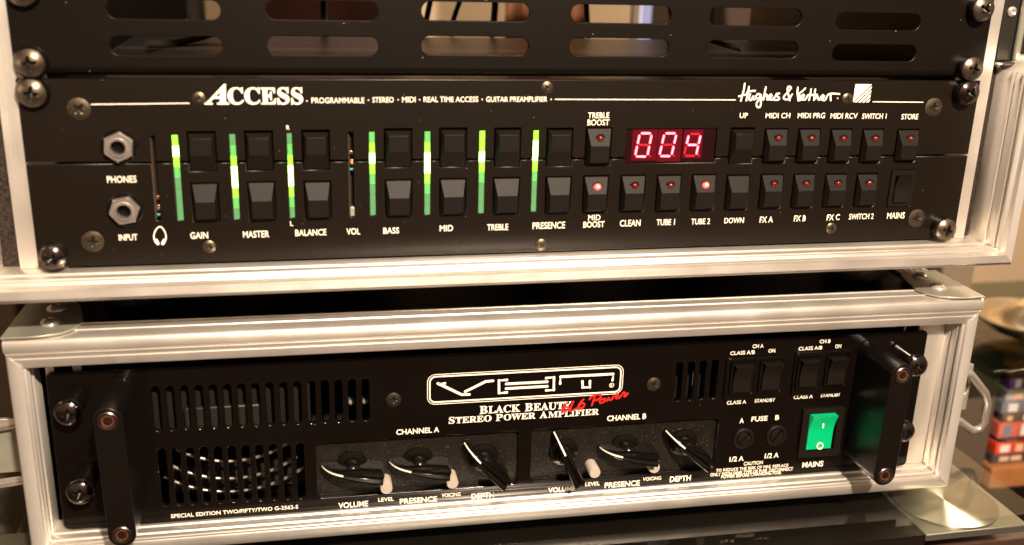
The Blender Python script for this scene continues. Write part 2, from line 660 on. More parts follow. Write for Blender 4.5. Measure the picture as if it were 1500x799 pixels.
TEXT_UPPER = [
    ('•', 's', -115.2, -114.51, 77.94, 78.64),
    ('PROGRAMMABLE', 's', -112.76, -87.99, 77.16, 79.84),
    ('•', 's', -86.41, -85.7, 78.2, 78.91),
    ('STEREO', 's', -84.21, -74.04, 77.44, 80.07),
    ('•', 's', -72.31, -71.59, 78.33, 79.05),
    ('MIDI', 's', -70.05, -63.56, 77.47, 80.18),
    ('•', 's', -62.01, -61.28, 78.44, 79.16),
    ('REAL TIME ACCESS', 's', -59.7, -33.01, 77.59, 80.23),
    ('•', 's', -31.39, -30.64, 78.45, 79.18),
    ('GUITAR PREAMPLIFIER', 's', -29.12, 1.65, 77.61, 80.19),
    ('•', 's', 3.14, 3.91, 78.38, 79.12),
    ('A', 'si', -161.38, -150.25, 76.67, 86.15),
    ('CCESS', 'sf', -150.85, -116.57, 76.55, 84.67),
    ('TREBLE', 's', 22.89, 34.0, 69.38, 72.23),
    ('BOOST', 's', 22.8, 34.22, 65.7, 68.73),
    ('UP', 's', 104.24, 108.71, 68.95, 71.64),
    ('MIDI CH', 's', 118.69, 132.52, 68.78, 71.56),
    ('MIDI PRG', 's', 136.77, 152.36, 68.67, 71.48),
    ('MIDI RCV', 's', 155.53, 171.14, 68.35, 71.28),
    ('SWITCH 1', 's', 173.91, 188.18, 68.11, 71.02),
    ('STORE', 's', 197.11, 207.09, 67.73, 70.67),
    ('PHONES', 's', -207.09, -194.08, 40.45, 43.72),
    ('INPUT', 's', -204.37, -195.96, 12.44, 15.46),
    ('GAIN', 's', -171.9, -163.72, 12.29, 15.63),
    ('MASTER', 's', -147.45, -135.1, 12.04, 15.45),
    ('R', 's', -124.82, -123.36, 64.71, 66.82),
    ('L', 's', -124.89, -123.53, 17.48, 19.83),
    ('BALANCE', 's', -122.66, -107.67, 12.26, 15.53),
    ('VOL', 's', -97.9, -91.21, 12.21, 15.5),
    ('BASS', 's', -79.76, -71.95, 12.15, 15.33),
    ('MID', 's', -51.5, -44.7, 12.58, 15.73),
    ('TREBLE', 's', -27.26, -16.31, 12.37, 15.61),
    ('PRESENCE', 's', -3.54, 13.65, 12.36, 15.97),
    ('MID', 's', 25.8, 32.43, 16.24, 19.2),
    ('BOOST', 's', 23.43, 34.79, 12.38, 15.69),
    ('CLEAN', 's', 43.21, 54.45, 12.46, 15.98),
    ('TUBE 1', 's', 63.35, 73.5, 12.51, 15.79),
    ('TUBE 2', 's', 82.66, 93.23, 12.46, 15.66),
    ('DOWN', 's', 101.41, 112.52, 12.58, 15.65),
    ('FX A', 's', 121.7, 129.32, 12.42, 15.78),
    ('FX B', 's', 141.6, 148.52, 12.58, 15.92),
    ('FX C', 's', 161.02, 168.7, 12.63, 16.03),
    ('SWITCH 2', 's', 174.26, 189.07, 12.77, 16.0),
    ('MAINS', 's', 197.33, 208.08, 12.6, 16.13),
]
TEXT_LOWER = [
    ('BLACK BEAUTY', 'sc', -23.49, 27.94, 52.03, 56.83),
    ('STEREO POWER AMPLIFIER', 'sc', -40.35, 44.18, 47.26, 51.42),
    ('CHANNEL A', 's', -68.83, -45.5, 42.63, 45.9),
    ('CHANNEL B', 's', 49.08, 72.11, 42.83, 46.24),
    ('VOLUME', 's', -100.65, -84.52, 0.22, 3.7),
    ('LEVEL', 's', -79.0, -70.44, 2.54, 4.84),
    ('PRESENCE', 's', -67.18, -46.47, -0.06, 3.38),
    ('VOICING', 's', -44.04, -33.38, 2.28, 4.66),
    ('DEPTH', 's', -27.25, -14.26, -0.34, 3.14),
    ('VOLUME', 's', 16.93, 32.92, -0.06, 3.26),
    ('LEVEL', 's', 38.68, 47.18, 2.44, 4.88),
    ('PRESENCE', 's', 50.23, 71.33, 0.25, 3.82),
    ('VOICING', 's', 72.98, 84.09, 3.0, 5.33),
    ('DEPTH', 's', 89.5, 102.38, 0.93, 4.55),
    ('CH A', 's', 132.07, 138.75, 82.87, 85.17),
    ('CLASS A/B', 's', 119.05, 133.87, 79.29, 81.59),
    ('ON', 's', 142.0, 146.11, 79.58, 81.9),
    ('CLASS A', 's', 119.97, 131.92, 48.53, 50.83),
    ('STANDBY', 's', 137.05, 149.74, 48.72, 51.03),
    ('CH B', 's', 172.99, 179.72, 83.74, 86.03),
    ('CLASS A/B', 's', 160.48, 175.13, 79.94, 82.19),
    ('ON', 's', 183.02, 186.86, 80.26, 82.61),
    ('CLASS A', 's', 161.14, 173.23, 49.49, 51.82),
    ('STANDBY', 's', 178.19, 190.8, 49.56, 51.89),
    ('A', 's', 129.14, 131.67, 36.23, 39.4),
    ('FUSE', 's', 136.35, 146.29, 36.67, 39.85),
    ('B', 's', 151.14, 153.58, 36.74, 39.93),
    ('1/2 A', 's', 125.37, 134.3, 11.36, 14.66),
    ('1/2 A', 's', 147.45, 156.25, 11.91, 15.23),
    ('CAUTION', 's', 134.65, 146.69, 8.23, 10.6),
    ('TO REDUCE THE RISK OF FIRE, REPLACE', 's', 117.65, 163.25, 5.0, 7.28),
    ('ONLY WITH SAME TYPE OF FUSE. DISCONNECT', 's', 114.36, 166.57, 2.55, 4.84),
    ('POWER BEFORE CHANGING FUSE.', 's', 121.31, 159.56, 0.68, 2.98),
    ('MAINS', 's', 172.33, 185.89, 3.82, 7.52),
    ('SPECIAL EDITION TWO/FIFTY/TWO G-2562-S', 's', -188.03, -122.09, 2.09, 4.42),
]
SCRIPT_STROKES = [
    [(105.27, 86.64), (105.11, 83.87), (104.59, 80.66), (104.02, 77.87)],
    [(107.75, 85.04), (107.47, 82.27), (107.07, 77.98)],
    [(102.75, 80.13), (104.59, 80.66), (107.4, 81.3)],
    [(107.11, 82.37), (108.68, 82.8), (111.43, 83.01)],
    [(108.85, 81.3), (108.46, 79.59), (108.77, 78.24), (109.85, 78.51), (110.68, 80.39), (110.74, 78.78), (111.47, 78.51)],
    [(114.68, 80.92), (113.17, 81.41), (112.15, 80.23), (112.68, 79.04), (113.98, 79.36), (114.81, 80.76), (115.22, 77.69), (115.15, 75.15), (114.13, 74.4), (112.96, 75.48), (113.11, 77.32), (114.94, 78.61), (116.47, 79.47)],
    [(117.14, 84.84), (116.68, 81.73), (116.48, 78.39)],
    [(116.49, 79.31), (117.57, 81.08), (118.41, 80.33), (118.42, 78.71), (119.48, 78.6), (120.87, 80.22), (120.29, 81.19), (119.51, 80.38), (119.79, 78.92), (121.26, 78.38), (122.52, 79.57), (123.38, 81.18)],
    [(124.97, 81.61), (123.53, 81.4), (123.59, 80.43), (125.05, 79.45), (124.89, 78.37), (122.67, 78.32)],
    [(132.18, 81.18), (130.97, 79.01), (129.1, 78.47), (127.6, 79.23), (128.13, 80.64), (130.3, 83.07), (131.17, 84.52), (130.03, 85.27), (129.17, 84.14), (129.88, 81.72), (131.21, 78.04)],
    [(134.97, 84.69), (135.11, 81.72), (136.25, 77.81)],
    [(139.2, 84.31), (137.4, 82.5), (135.7, 81.3)],
    [(136.0, 81.5), (136.7, 79.8), (137.3, 78.2)],
    [(138.1, 79.2), (139.08, 80.19), (138.38, 81.06), (137.62, 80.09), (138.12, 78.46), (140.05, 78.67), (141.1, 80.63)],
    [(142.57, 83.88), (142.4, 80.63), (142.13, 78.18)],
    [(144.95, 83.77), (144.82, 81.17), (144.86, 78.17)],
    [(141.08, 80.74), (146.26, 81.06)],
    [(145.06, 78.45), (146.48, 80.35), (147.12, 78.66), (148.22, 78.44), (148.6, 80.08), (148.88, 78.44), (150.45, 79.64), (149.76, 80.73), (148.93, 79.8), (149.62, 78.22), (151.4, 78.33), (152.14, 80.34), (153.49, 81.43), (155.86, 81.54), (159, 81.37)],
    [(154, 81.16), (154.44, 77.99)],
    [(158.31, 79.08), (158.43, 79.08)],
]
LOGO_STROKES = [
    [(-42.73, 71.47), (-46.41, 71.69), (-33.41, 64.25), (-29.31, 64.16)],
    [(-31.58, 65.99), (-20.48, 71.29), (-16.52, 71.46)],
    [(-8.86, 71.5), (-13.22, 71.43), (-13.03, 63.97), (-8.81, 64.12)],
    [(-9.17, 69.17), (13.64, 69.13)],
    [(-9.1, 66.41), (13.74, 66.43)],
    [(13.01, 71.37), (17.37, 71.6), (17.54, 63.99), (13.3, 64)],
    [(21, 67.64), (21.05, 71.72), (50.97, 71.65), (50.8, 67.95)],
    [(33.59, 68.21), (33.94, 64.49), (38, 64.41), (37.87, 68.13)],
]
RED_STROKES = [
    [(25.38, 55.53), (23.93, 54.18), (22.86, 51.73), (23.36, 50.25), (25.1, 50.68), (26.19, 52.6), (24.98, 53.4), (23.52, 52.05)],
    [(29.05, 56.38), (27.99, 53.93), (27.3, 50.72), (28.81, 50.98), (31.13, 52.1)],
    [(34.76, 57.28), (32.99, 55.41), (31.99, 53.13), (32.83, 51.99), (34.51, 52.24), (35.5, 54.24), (34.03, 54.98), (32.59, 53.45)],
    [(38.17, 57.07), (39.27, 58.62), (41.93, 59.72), (44.5, 59.45), (44.42, 57.94), (42.46, 56.44), (40.93, 56.36)],
    [(41.14, 58.69), (40.44, 56.03), (39.73, 53.36)],
    [(45.18, 56.63), (44.05, 55.51), (44.79, 54.48), (46.3, 54.93), (46.73, 56.35), (45.68, 56.85), (44.67, 56.48)],
    [(47.2, 57.12), (47.63, 55.65), (48.64, 55.87), (49.23, 57.46), (49.83, 56.05), (51.18, 56.33), (51.77, 58.03)],
    [(52.97, 57.88), (54.65, 58.47), (54.14, 59.51), (53.11, 58.49), (53.73, 56.71), (55.26, 56.98), (56.45, 58.28), (57.81, 60.19), (58.72, 59.41), (58.22, 57.63), (59.16, 57.94), (60.26, 59.5)],
]
HEADPHONE = [
    [(-188, 10.92), (-188.56, 14.03), (-187.4, 17.3), (-185.47, 18.78), (-183.78, 17.19), (-183.02, 13.87), (-183.95, 10.8)],
    [(-187.6, 12.13), (-187.02, 10.45)],
    [(-183.96, 12.02), (-184.8, 10.38)],
]
DIGITS = [
    [(48.62, 48.86), (56.35, 48.76), (57.99, 61.88), (50.44, 61.95)],
    [(61.75, 48.89), (69.43, 48.78), (71.28, 61.77), (63.65, 61.84)],
    [(75.16, 48.91), (82.92, 48.81), (84.59, 61.33), (77.02, 61.39)],
]
MODULES = [
    [(47.49, 47.21), (61.34, 47.02), (60.07, 63.51), (46.78, 63.62)],
    [(61.52, 46.54), (74.51, 46.69), (73.36, 63.41), (60.35, 63.51)],
    [(75.24, 48.03), (85.69, 47.89), (85.14, 62.99), (74.64, 63.07)],
]
LINES = [[(-210.75, 76.88), (-167.91, 77.33)], [(5.54, 78.82), (101.25, 78.37)], [(178.69, 77.26), (208.82, 76.9)]]

# ------------------------------------------------------------------ room, table
def struct(name, mb, m, loc=(0, 0, 0)):
    o = put(name, mb, m, None, loc)
    o["kind"] = "structure"
    return o


struct("wall", MB().box(-1500, 2200, 1000, 1040, -900, 1400), M["wall"])
struct("floor", MB().box(-1500, 2200, -1400, 1000, -920, -900), M["dark_wood"])

# glass table under the lower case
tb = thing("glass_table", "glass topped table with black underside and steel disc mounting under the lower flight case", "table", (0, 0, -900))
gt = MB().extrude(rounded(-296, 303, -38, 120, 2), 0, 8)
me = gt.mesh("table_top", smooth=30)
me.transform(Matrix(((1, 0, 0, 0), (0, 0, 1, 0), (0, -1, 0, 0.732 + 0.008), (0, 0, 0, 1))))
# extrude() works in (x, z); the outline above was given as (x, y) so lay it flat
put("glass_top", me, M["glass"], tb)
put("black_backing_panel", MB().box(-226, 231, -34, 116, 716, 729.5), M["black_glass"], tb)
sp = put("steel_mounting_plate", MB().box(231.5, 300, -34, 50, 725, 729.5).mesh("steel_mounting_plate", bevel=0.6), M["steel"], tb)
d_ = put("steel_disc", MB().lathe([(31.8, 0), (31.8, 0.9), (31.3, 1.3), (0.05, 1.3)], (0, 0, 0), "z", 96).mesh("steel_disc", smooth=50), M["disc"], sp,
         (264.5, -1, 729.6))
spl = put("steel_mounting_plate", MB().box(-293, -226.5, -34, 50, 725, 729.5).mesh("steel_mounting_plate", bevel=0.6), M["steel"], tb)
put("steel_disc", d_.data, M["disc"], spl, (-260, -1, 729.6))
put("wooden_edge", MB().box(-292, 320, -22, 116, 690, 712).mesh("wooden_edge", bevel=1.0), M["dark_wood"], tb)
for sx, sy in ((-260, 10), (270, 10), (-260, 95), (270, 95)):
    put("leg", MB().lathe([(20, 0), (20, 690)], (sx, sy, 0), "z", 24).mesh("leg", smooth=40), M["steel"], tb)

# things beyond the right of the cases
sh = tag(put("glass_shelf", MB().box(480, 800, 237, 470, -208, -200).mesh("glass_shelf", bevel=0.8), M["dark_glass"]),
         "green edged glass shelf holding the pale gold bowl at the right", "shelf")
bw = thing("metal_bowl", "round pale gold metal bowl with wide rim on the glass shelf", "bowl", (562, 300, -200))
put("bowl_body", MB().lathe([(14, 0), (15, 1), (13, 4), (24, 7), (38, 13), (47, 20), (52, 24), (52, 26), (48, 26), (40, 19), (33, 20), (27, 28), (18, 37), (9, 42), (0.1, 43)],
                            (0, 0, 0), "z", 64).mesh("bowl_body", smooth=60), M["gold"], bw)

CASES = [("orange_disc_case", "orange spined disc case on top of the stack under the glass shelf", 10.5, (0.70, 0.16, 0.03)),
         ("purple_disc_case", "purple spined disc case second in the stack under the shelf", 13.5, (0.17, 0.05, 0.22)),
         ("grey_disc_case", "pale grey spined disc case below the purple one", 12.5, (0.34, 0.32, 0.32)),
         ("striped_disc_case", "grey and white disc case lowest of the upper stack", 13.5, (0.16, 0.17, 0.20)),
         ("brown_disc_case", "brown spined disc case between the grey and the rosy ones", 10, (0.12, 0.075, 0.05)),
         ("rosy_disc_case", "rosy pink spined disc case above the black one", 17, (0.55, 0.13, 0.09)),
         ("black_disc_case", "thin black disc case under the rosy pink one", 5, (0.03, 0.025, 0.025)),
         ("red_disc_case", "bright red spined disc case with a white round patch", 13, (0.62, 0.06, 0.025)),
         ("dark_disc_case", "dark spined disc case with a white patch at the bottom of the stack", 10, (0.06, 0.05, 0.05))]
z = -332.0
for i, (nm, lb, h, c) in enumerate(reversed(CASES)):
    x0 = 549 + (i * 37 % 5)
    t = thing(nm, lb, "disc case", (600, 300, z), group="disc cases stacked under the glass shelf")
    put("case_body", MB().box(x0 - 600, 75, 0, 120, 0, h - 0.6).mesh("case_body", bevel=0.5), mat("case_" + nm, c, 0.35, noise=(60, 0.5)), t)
    rr = random.Random(i)
    for k in range(3):
        a = x0 - 600 + 4 + k * 17 + rr.uniform(0, 5)
        put("spine_patch", MB().box(a, a + rr.uniform(5, 12), -0.6, 0.2, 2, h - 3), mat("spine_patch_%d_%d" % (i, k),
            rr.choice([(0.75, 0.7, 0.65), (0.6, 0.15, 0.05), (0.2, 0.22, 0.3), (0.7, 0.45, 0.3)]), 0.4), t)
    z += h
tag(put("wooden_shelf_board", MB().box(545, 800, 292, 470, -356, -333).mesh("wooden_shelf_board", bevel=1), M["orange_wood"]),
    "orange brown wooden board carrying the stack of disc cases", "shelf board")
tag(put("low_cabinet", MB().box(380, 543, 302, 700, -900, -213).mesh("low_cabinet", bevel=2), M["grey_brown"]),
    "grey brown cabinet side behind the handle of the lower case", "cabinet")
tag(put("taupe_cabinet", MB().box(466, 500, 312, 700, -212, 300).mesh("taupe_cabinet", bevel=2), M["taupe"]),
    "upright taupe panel standing behind the right corner of the cases", "cabinet")
tag(put("brown_post", MB().box(434, 465, 330, 400, -212, 300).mesh("brown_post", bevel=2), M["dark_wood"]),
    "narrow dark brown post left of the taupe panel", "post")
tag(put("dark_box", MB().box(545, 800, 300, 470, -900, -362).mesh("dark_box", bevel=2), M["laminate"]),
    "dark box under the orange brown board at the lower right", "box")

# left of the cases
tag(put("striped_cabinet", MB().box(-460, -337, 300, 700, -240, 400).mesh("striped_cabinet", bevel=3), M["taupe"]),
    "beige cabinet side at the left edge behind the lower case", "cabinet")
tag(put("grey_loudspeaker", MB().box(-520, -330, 180, 299, -900, -238).mesh("grey_loudspeaker", bevel=4), M["grey_brown"]),
    "grey brown box at the lower left edge beside the lower case", "box")
tag(put("reddish_cupboard", MB().box(-336, -300, 320, 560, -300, 200).mesh("reddish_cupboard", bevel=2), M["red_wood"]),
    "reddish brown cupboard edge seen between the two cases at the left", "cupboard")

# seen through the slots of the vent panel
tag(put("red_brown_cabinet", MB().box(-172, -22, 520, 700, -100, 420).mesh("red_brown_cabinet", bevel=2), M["red_wood"]),
    "dark reddish cabinet seen through the second pair of slots", "cabinet")
cu_ = MB()
pts = [(92 + 4 * k, 560 + 7 * math.sin(k * 1.1)) for k in range(22)]
vs_ = [(x, y, zz) for zz in (-100, 420) for x, y in pts]
cu_.add(vs_, [(k, k + 1, k + 23, k + 22) for k in range(21)])
vs_ = [(x, y + 4, zz) for zz in (-100, 420) for x, y in pts]
cu_.add(vs_, [(k + 22, k + 23, k + 1, k) for k in range(21)])
tag(put("curtain", cu_.mesh("curtain", smooth=70), M["curtain"]), "orange brown curtain seen through the fourth pair of slots", "curtain")
wd = thing("window", "pale lavender daylit window seen through the fourth pair of slots", "window", (294, 640, 40))
wd["kind"] = "structure"
put("pane", MB().box(-32, 22, 0, 4, -100, 200), M["window"], wd)
put("window_frame", MB().extrude(rect(-40, -32, -100, 200), -4, 6).extrude(rect(22, 30, -100, 200), -4, 6), M["taupe"], wd)


def cable(pts, r, label):
    P = [Vector(p) for p in pts]
    out = []
    Q = [P[0]] + P + [P[-1]]
    for i in range(1, len(Q) - 2):
        for k in range(6):
            t = k / 6
            p0, p1, p2, p3 = Q[i - 1], Q[i], Q[i + 1], Q[i + 2]
            out.append(0.5 * (2 * p1 + (p2 - p0) * t + (2 * p0 - 5 * p1 + 4 * p2 - p3) * t * t + (3 * p1 - p0 - 3 * p2 + p3) * t ** 3))
    out.append(P[-1])
    o = put("cable", MB().tube(out, r, 10).mesh("cable", smooth=60), M["rubber"])
    return tag(o, label, "cable", "black cables inside the upper case")


tag(put("left_slot_darkener", MB().box(-330, -208, 440, 600, -100, 420).mesh("left_slot_darkener", bevel=3), M["rubber"]),  # added box that darkens what shows through these slots
    "black box added to darken the view through the first pair of slots", "box")
tag(put("right_slot_darkener", MB().box(262, 400, 430, 600, -100, 420).mesh("right_slot_darkener", bevel=3), M["dark_wood"]),  # likewise added, to keep the fifth slots dark
    "dark brown box added to darken the view through the fifth pair of slots", "box")
cable([(-30, 262, 87), (-24, 275, 100), (-14, 300, 140), (-8, 320, 200)], 2.2, "first black cable from the left in the third pair of slots")
cable([(-8, 262, 87), (-4, 280, 96), (8, 300, 130), (10, 330, 200)], 2.0, "thin second cable in the third pair of slots")
cable([(22, 262, 87), (27, 280, 100), (34, 305, 140), (45, 330, 200)], 2.6, "thick third cable in the third pair of slots")
cable([(96, 262, 87), (99, 280, 100), (101, 300, 140), (108, 320, 200)], 2.2, "single black cable in the fourth pair of slots")
cable([(-98, 262, 87), (-99, 285, 100), (-97, 300, 140), (-99, 320, 200)], 2.4, "single black cable in the second pair of slots")
cable([(-205, 150, 89), (-190, 175, 88), (-170, 200, 92), (-150, 190, 104), (-140, 200, 125), (-135, 220, 170)], 2.2, "looping black cable behind the first pair of slots")
cable([(170, 150, 89), (160, 180, 92), (140, 200, 100), (136, 210, 140), (130, 230, 180)], 1.8, "thin cable behind the fifth pair of slots")

# ------------------------------------------------------------------ upper flight case
ca = thing("upper_flight_case", "aluminium edged flight case on top holding the black preamplifier and slotted panel", "flight case", (0, 0, -9))


def shift(prof, d):
    return [(n_, y + d) for n_, y in prof]


LIP_A = [(0, 9), (0.05, -5.6), (0.4, -6.2), (-0.7, -6.8), (-0.75, -7.3), (-0.4, -7.9), (0.3, -8.4), (0.1, -8.8), (0.1, -14.0), (0.5, -14.5), (-0.75, -15.1), (-0.8, -15.6),
         (-0.4, -16.2), (0.5, -16.7), (0.4, -17.6), (-0.5, -18.1), (-0.6, -18.7), (-0.2, -19.4), (0.9, -20.0), (1.9, -20.7), (2.1, -22.0), (2.6, -23.0), (6.6, -23.4), (7.0, -22.9), (7.3, -22.2), (8.6, -21.4),
         (8.6, 9)]
AX0, AX1 = -258.5, 255.5
for side, m_ in (("bottom", "alu_x"), ("right", "alu_z"), ("left", "alu_z")):
    put("frame_rail", frame_bar(LIP_A, AX0, AX1, 8, 94 + 9, side), M[m_], ca)
put("side_panel", MB().box(AX1 + 0.2, AX1 + 7, 9.1, 330, 9, 190), M["laminate"], ca)
put("side_panel", MB().box(AX0 - 7, AX0 - 0.2, 9.1, 330, 9, 190), M["laminate"], ca)
put("top_panel", MB().box(AX0 - 6, AX1 + 6, 9.2, 330, 190.2, 197), M["laminate"], ca)  # out of view; added to keep the case interior dark
put("bottom_panel", MB().box(AX0 - 6, AX1 + 6, 9.2, 330, 0.6, 7.6), M["laminate"], ca)
put("carpet_lining", MB().box(249.6, AX1 - 0.1, 7, 60, 8.2, 106).mesh("carpet", bevel=0.6), M["felt"], ca)
put("carpet_lining", MB().box(AX0 + 0.1, -250.2, 7, 60, 8.2, 190).mesh("carpet", bevel=0.6), M["felt"], ca)
for x0, x1 in ((229, 249.4), (-250, -229)):
    rr_ = put("rack_rail", plate_mesh("rack_rail", rect(x0, x1, 8.1, 190), [], 2.4, 5.0, 0.3), M["alu_rail"], ca)
lp = put("latch_plate", MB().box(250.5, 275, 3.5, 6.5, 107.5, 190).mesh("latch_plate", bevel=0.8), M["grey_metal"], ca)
put("latch_hinge", MB().box(259.5, 263.5, 0.5, 3.4, 108, 190).mesh("latch_hinge", bevel=1.2), M["zinc"], lp)
put("rivet", MB().lathe([(2.6, 0), (2.6, 0.8), (1.6, 1.6), (0.9, 1.2), (0.1, 0.9)], (0, 0, 0), "y", 28).mesh("rivet", smooth=40), M["rivet"], lp, (255.2, 3.5, 133.5))
put("rubber_bumper", MB().tube([(253, 1, 106.2), (262, 0, 105.4), (280, 0, 104.8)], 1.7, 12).mesh("rubber_bumper", smooth=60), M["rubber"], ca)
put("hinge_strip", MB().box(249.8, 254, 0, 3.2, 105.6, 107).mesh("hinge_strip", bevel=0.3), M["rivet"], ca)
foot_me = MB().lathe([(17, 0), (18.5, 2), (19, 18), (17, 20), (17, 24)], (0, 0, 0), "z", 48).mesh("foot", smooth=40)
for x, y in ((-207, 48), (207, 40), (-207, 290), (207, 290)):
    put("foot", foot_me, M["rubber"], ca, (x, y, -23.2))

# ------------------------------------------------------------------ vent panel
vp = thing("slotted_vent_panel", "black rack vent panel with two rows of long rounded slots at the top", "rack panel", (0, 0, 88.9))
slots = []
for zc, half in ((103.7 - 88.9, 4.3), (119.6 - 88.9, 4.3), (135.5 - 88.9, 4.3)):
    for k, xc in enumerate((-176.1, -106.4, -34.7, 37.3, 107.8, 176.0)):
        dz = (-0.5, 0.1, 0.7, 0.6, 0.2, -1.1)[k]
        hw = (24.4, 25.5, 26.0, 25.6, 25.0, 24.0)[k]
        slots.append(rounded(xc - hw, xc + hw, zc - half + dz, zc + half + dz, 4.2, 8))
vpm = plate_mesh("vent_plate", rect(-241.3, 241.3, 4.6, 88.2), slots, 0.0, 2.0, 0.3)
put("vent_plate", vpm, M["vent_panel"], vp)
roll = MB()                                    # the lower edge rolls back
pr_ = [(0.0, 4.6 + 0.32)] + [(4.2 * (1 - math.cos(a)), 4.9 - 4.2 * math.sin(a)) for a in [math.radians(15 * k) for k in range(1, 7)]] + [(14, 0.7), (14, 1.7), (4.4, 1.7), (2.0, 4.0), (2.0, 4.92)]
vs_ = [(x, y, zz) for x in (-241.0, 241.0) for y, zz in pr_]
k = len(pr_)
roll.add(vs_, [tuple(range(k)), tuple(range(2 * k - 1, k - 1, -1))] + [(i, (i + 1) % k, k + (i + 1) % k, k + i) for i in range(k)])
put("rolled_edge", roll.mesh("rolled_edge", smooth=35), M["vent_panel"], vp)

rack_me = phillips(6.1, 3.4, 1.9, 0.15)
rack_me_r = phillips(6.1, 3.4, 1.9, 0.6)
cup_me = MB().lathe([(7.3, 0), (7.4, 1.6), (6.6, 2.8), (5.5, 2.9)], (0, 0, 0), "y", 44).mesh("washer", smooth=40)
cyl_me = MB().lathe([(6.4, 0), (6.4, 4.2), (6.0, 4.6), (5.2, 4.6)], (0, 0, 0), "y", 44).mesh("washer", smooth=40)


def rack_screw(parent, x, z, rot, m="screw", tall=False, cup=None):
    h = 4.5 if tall else 2.7
    s_ = put("rack_screw", rack_me, M[m], parent, (x, -h, z), (0, rot, 0))
    w_ = put("washer", cyl_me if tall else cup_me, M["gloss"], s_, (0, h, 0))
    return s_


rack_screw(vp, -233.6, 95.6 - 88.9, 0.0)
rack_screw(vp, 231.0, 95.2 - 88.9, 0.35, tall=True)
rack_screw(vp, 231.6, 126.0 - 88.9, 0.7, tall=True)
rack_screw(vp, -233.6, 126.0 - 88.9, 0.4)

# ------------------------------------------------------------------ preamplifier
pa = thing("guitar_preamplifier", "black rack preamplifier with green bar meters and red three digit display", "preamplifier", (0, 0, 0))
KEYS = [("u", -170.1, -157.4, 45.2, 64.2, 0), ("d", -170.0, -157.5, 20.9, 39.7, 0), ("u", -144.2, -131.3, 45.1, 64.3, 0), ("d", -144.0, -131.3, 20.6, 39.8, 0),
        ("u", -117.9, -104.9, 45.1, 64.5, 0), ("d", -117.7, -104.8, 20.6, 39.6, 0), ("u", -78.8, -65.4, 45.7, 64.9, 0), ("d", -78.7, -65.3, 20.9, 39.6, 0),
        ("u", -51.9, -38.4, 45.5, 65.0, 0), ("d", -51.8, -38.3, 20.9, 39.7, 0), ("u", -24.5, -11.1, 45.2, 64.8, 0), ("d", -24.7, -11.0, 20.8, 39.8, 0),
        ("u", 2.1, 15.6, 45.0, 64.5, 0), ("d", 2.4, 16.0, 20.6, 39.8, 0), ("d", 22.3, 35.9, 45.3, 64.6, 1), ("d", 22.2, 35.7, 20.4, 40.0, 2),
        ("d", 42.1, 55.6, 20.5, 39.9, 1), ("d", 61.8, 75.0, 20.2, 39.7, 1), ("d", 81.1, 94.4, 20.3, 39.6, 2), ("u", 100.2, 113.4, 45.0, 64.0, 0),
        ("d", 100.5, 113.4, 20.0, 39.0, 0), ("d", 119.3, 132.2, 45.1, 63.4, 1), ("d", 138.3, 150.9, 44.8, 63.3, 1), ("d", 156.8, 169.4, 44.5, 63.0, 1),
        ("d", 175.3, 187.9, 44.3, 62.8, 1), ("d", 196.0, 208.9, 44.5, 62.5, 1), ("d", 119.7, 132.7, 20.3, 39.1, 1), ("d", 138.5, 151.0, 20.2, 38.9, 1),
        ("d", 157.0, 169.7, 20.2, 38.7, 1), ("d", 175.5, 188.1, 20.0, 38.6, 1)]
BARS = [(-177.1, -174.3, 21.6, 62.6, "23210000"), (-151.2, -148.4, 21.5, 62.8, "01233210"), (-124.9, -122.4, 21.6, 63.0, "01233210"),
        (-86.1, -83.3, 21.9, 63.3, "12321000"), (-59.2, -56.3, 21.5, 63.3, "12332100"), (-32.0, -29.1, 21.6, 63.4, "22321000"), (-4.7, -2.0, 21.8, 63.4, "23321000")]
SLIDERS = [(-186.8, -184.6, 21.8, 62.3), (-96.1, -93.6, 21.2, 63.2)]
HOLES = [(k[1], k[2], k[3], k[4]) for k in KEYS] + [b[:4] for b in BARS] + SLIDERS + [(43.7, 92.8, 45.8, 63.8), (195.9, 210.3, 19.5, 40.2)]
X0, X1, ZT, ZB = -241.3, 241.3, 88.4, 0.2


def seam(x):
    return 50.1 - 2.3 * (x - X0) / (X1 - X0)


up_holes, low_holes, cross = [], [], []
for h in HOLES:
    if h[2] > seam(h[0]) + 0.6:
        up_holes.append(rect(*h))
    elif h[3] < seam(h[0]) - 0.6:
        low_holes.append(rect(*h))
    else:
        cross.append(h)
cross.sort()
g = 0.5
up = [(X0, ZT), (X0, seam(X0) + g)]
lo = [(X0, ZB), (X0, seam(X0) - g)]
for a, b, c, d in cross:
    up += [(a, seam(a) + g), (a, d), (b, d), (b, seam(b) + g)]
    lo += [(a, seam(a) - g), (a, c), (b, c), (b, seam(b) - g)]
up += [(X1, seam(X1) + g), (X1, ZT)]
lo += [(X1, seam(X1) - g), (X1, ZB)]
put("faceplate_upper_half", plate_mesh("faceplate_upper_half", up, up_holes, 0.0, 2.2, 0.32), M["black_panel"], pa)
put("faceplate_lower_half", plate_mesh("faceplate_lower_half", lo, low_holes, 0.0, 2.2, 0.32), M["black_panel"], pa)
put("backing_plate", MB().box(-228, 228, 4.6, 5.4, 2, 86), M["cavity"], pa)
put("chassis", MB().box(-225, 225, 5.5, 250, 2, 86).mesh("chassis", bevel=0.5), M["chassis"], pa)


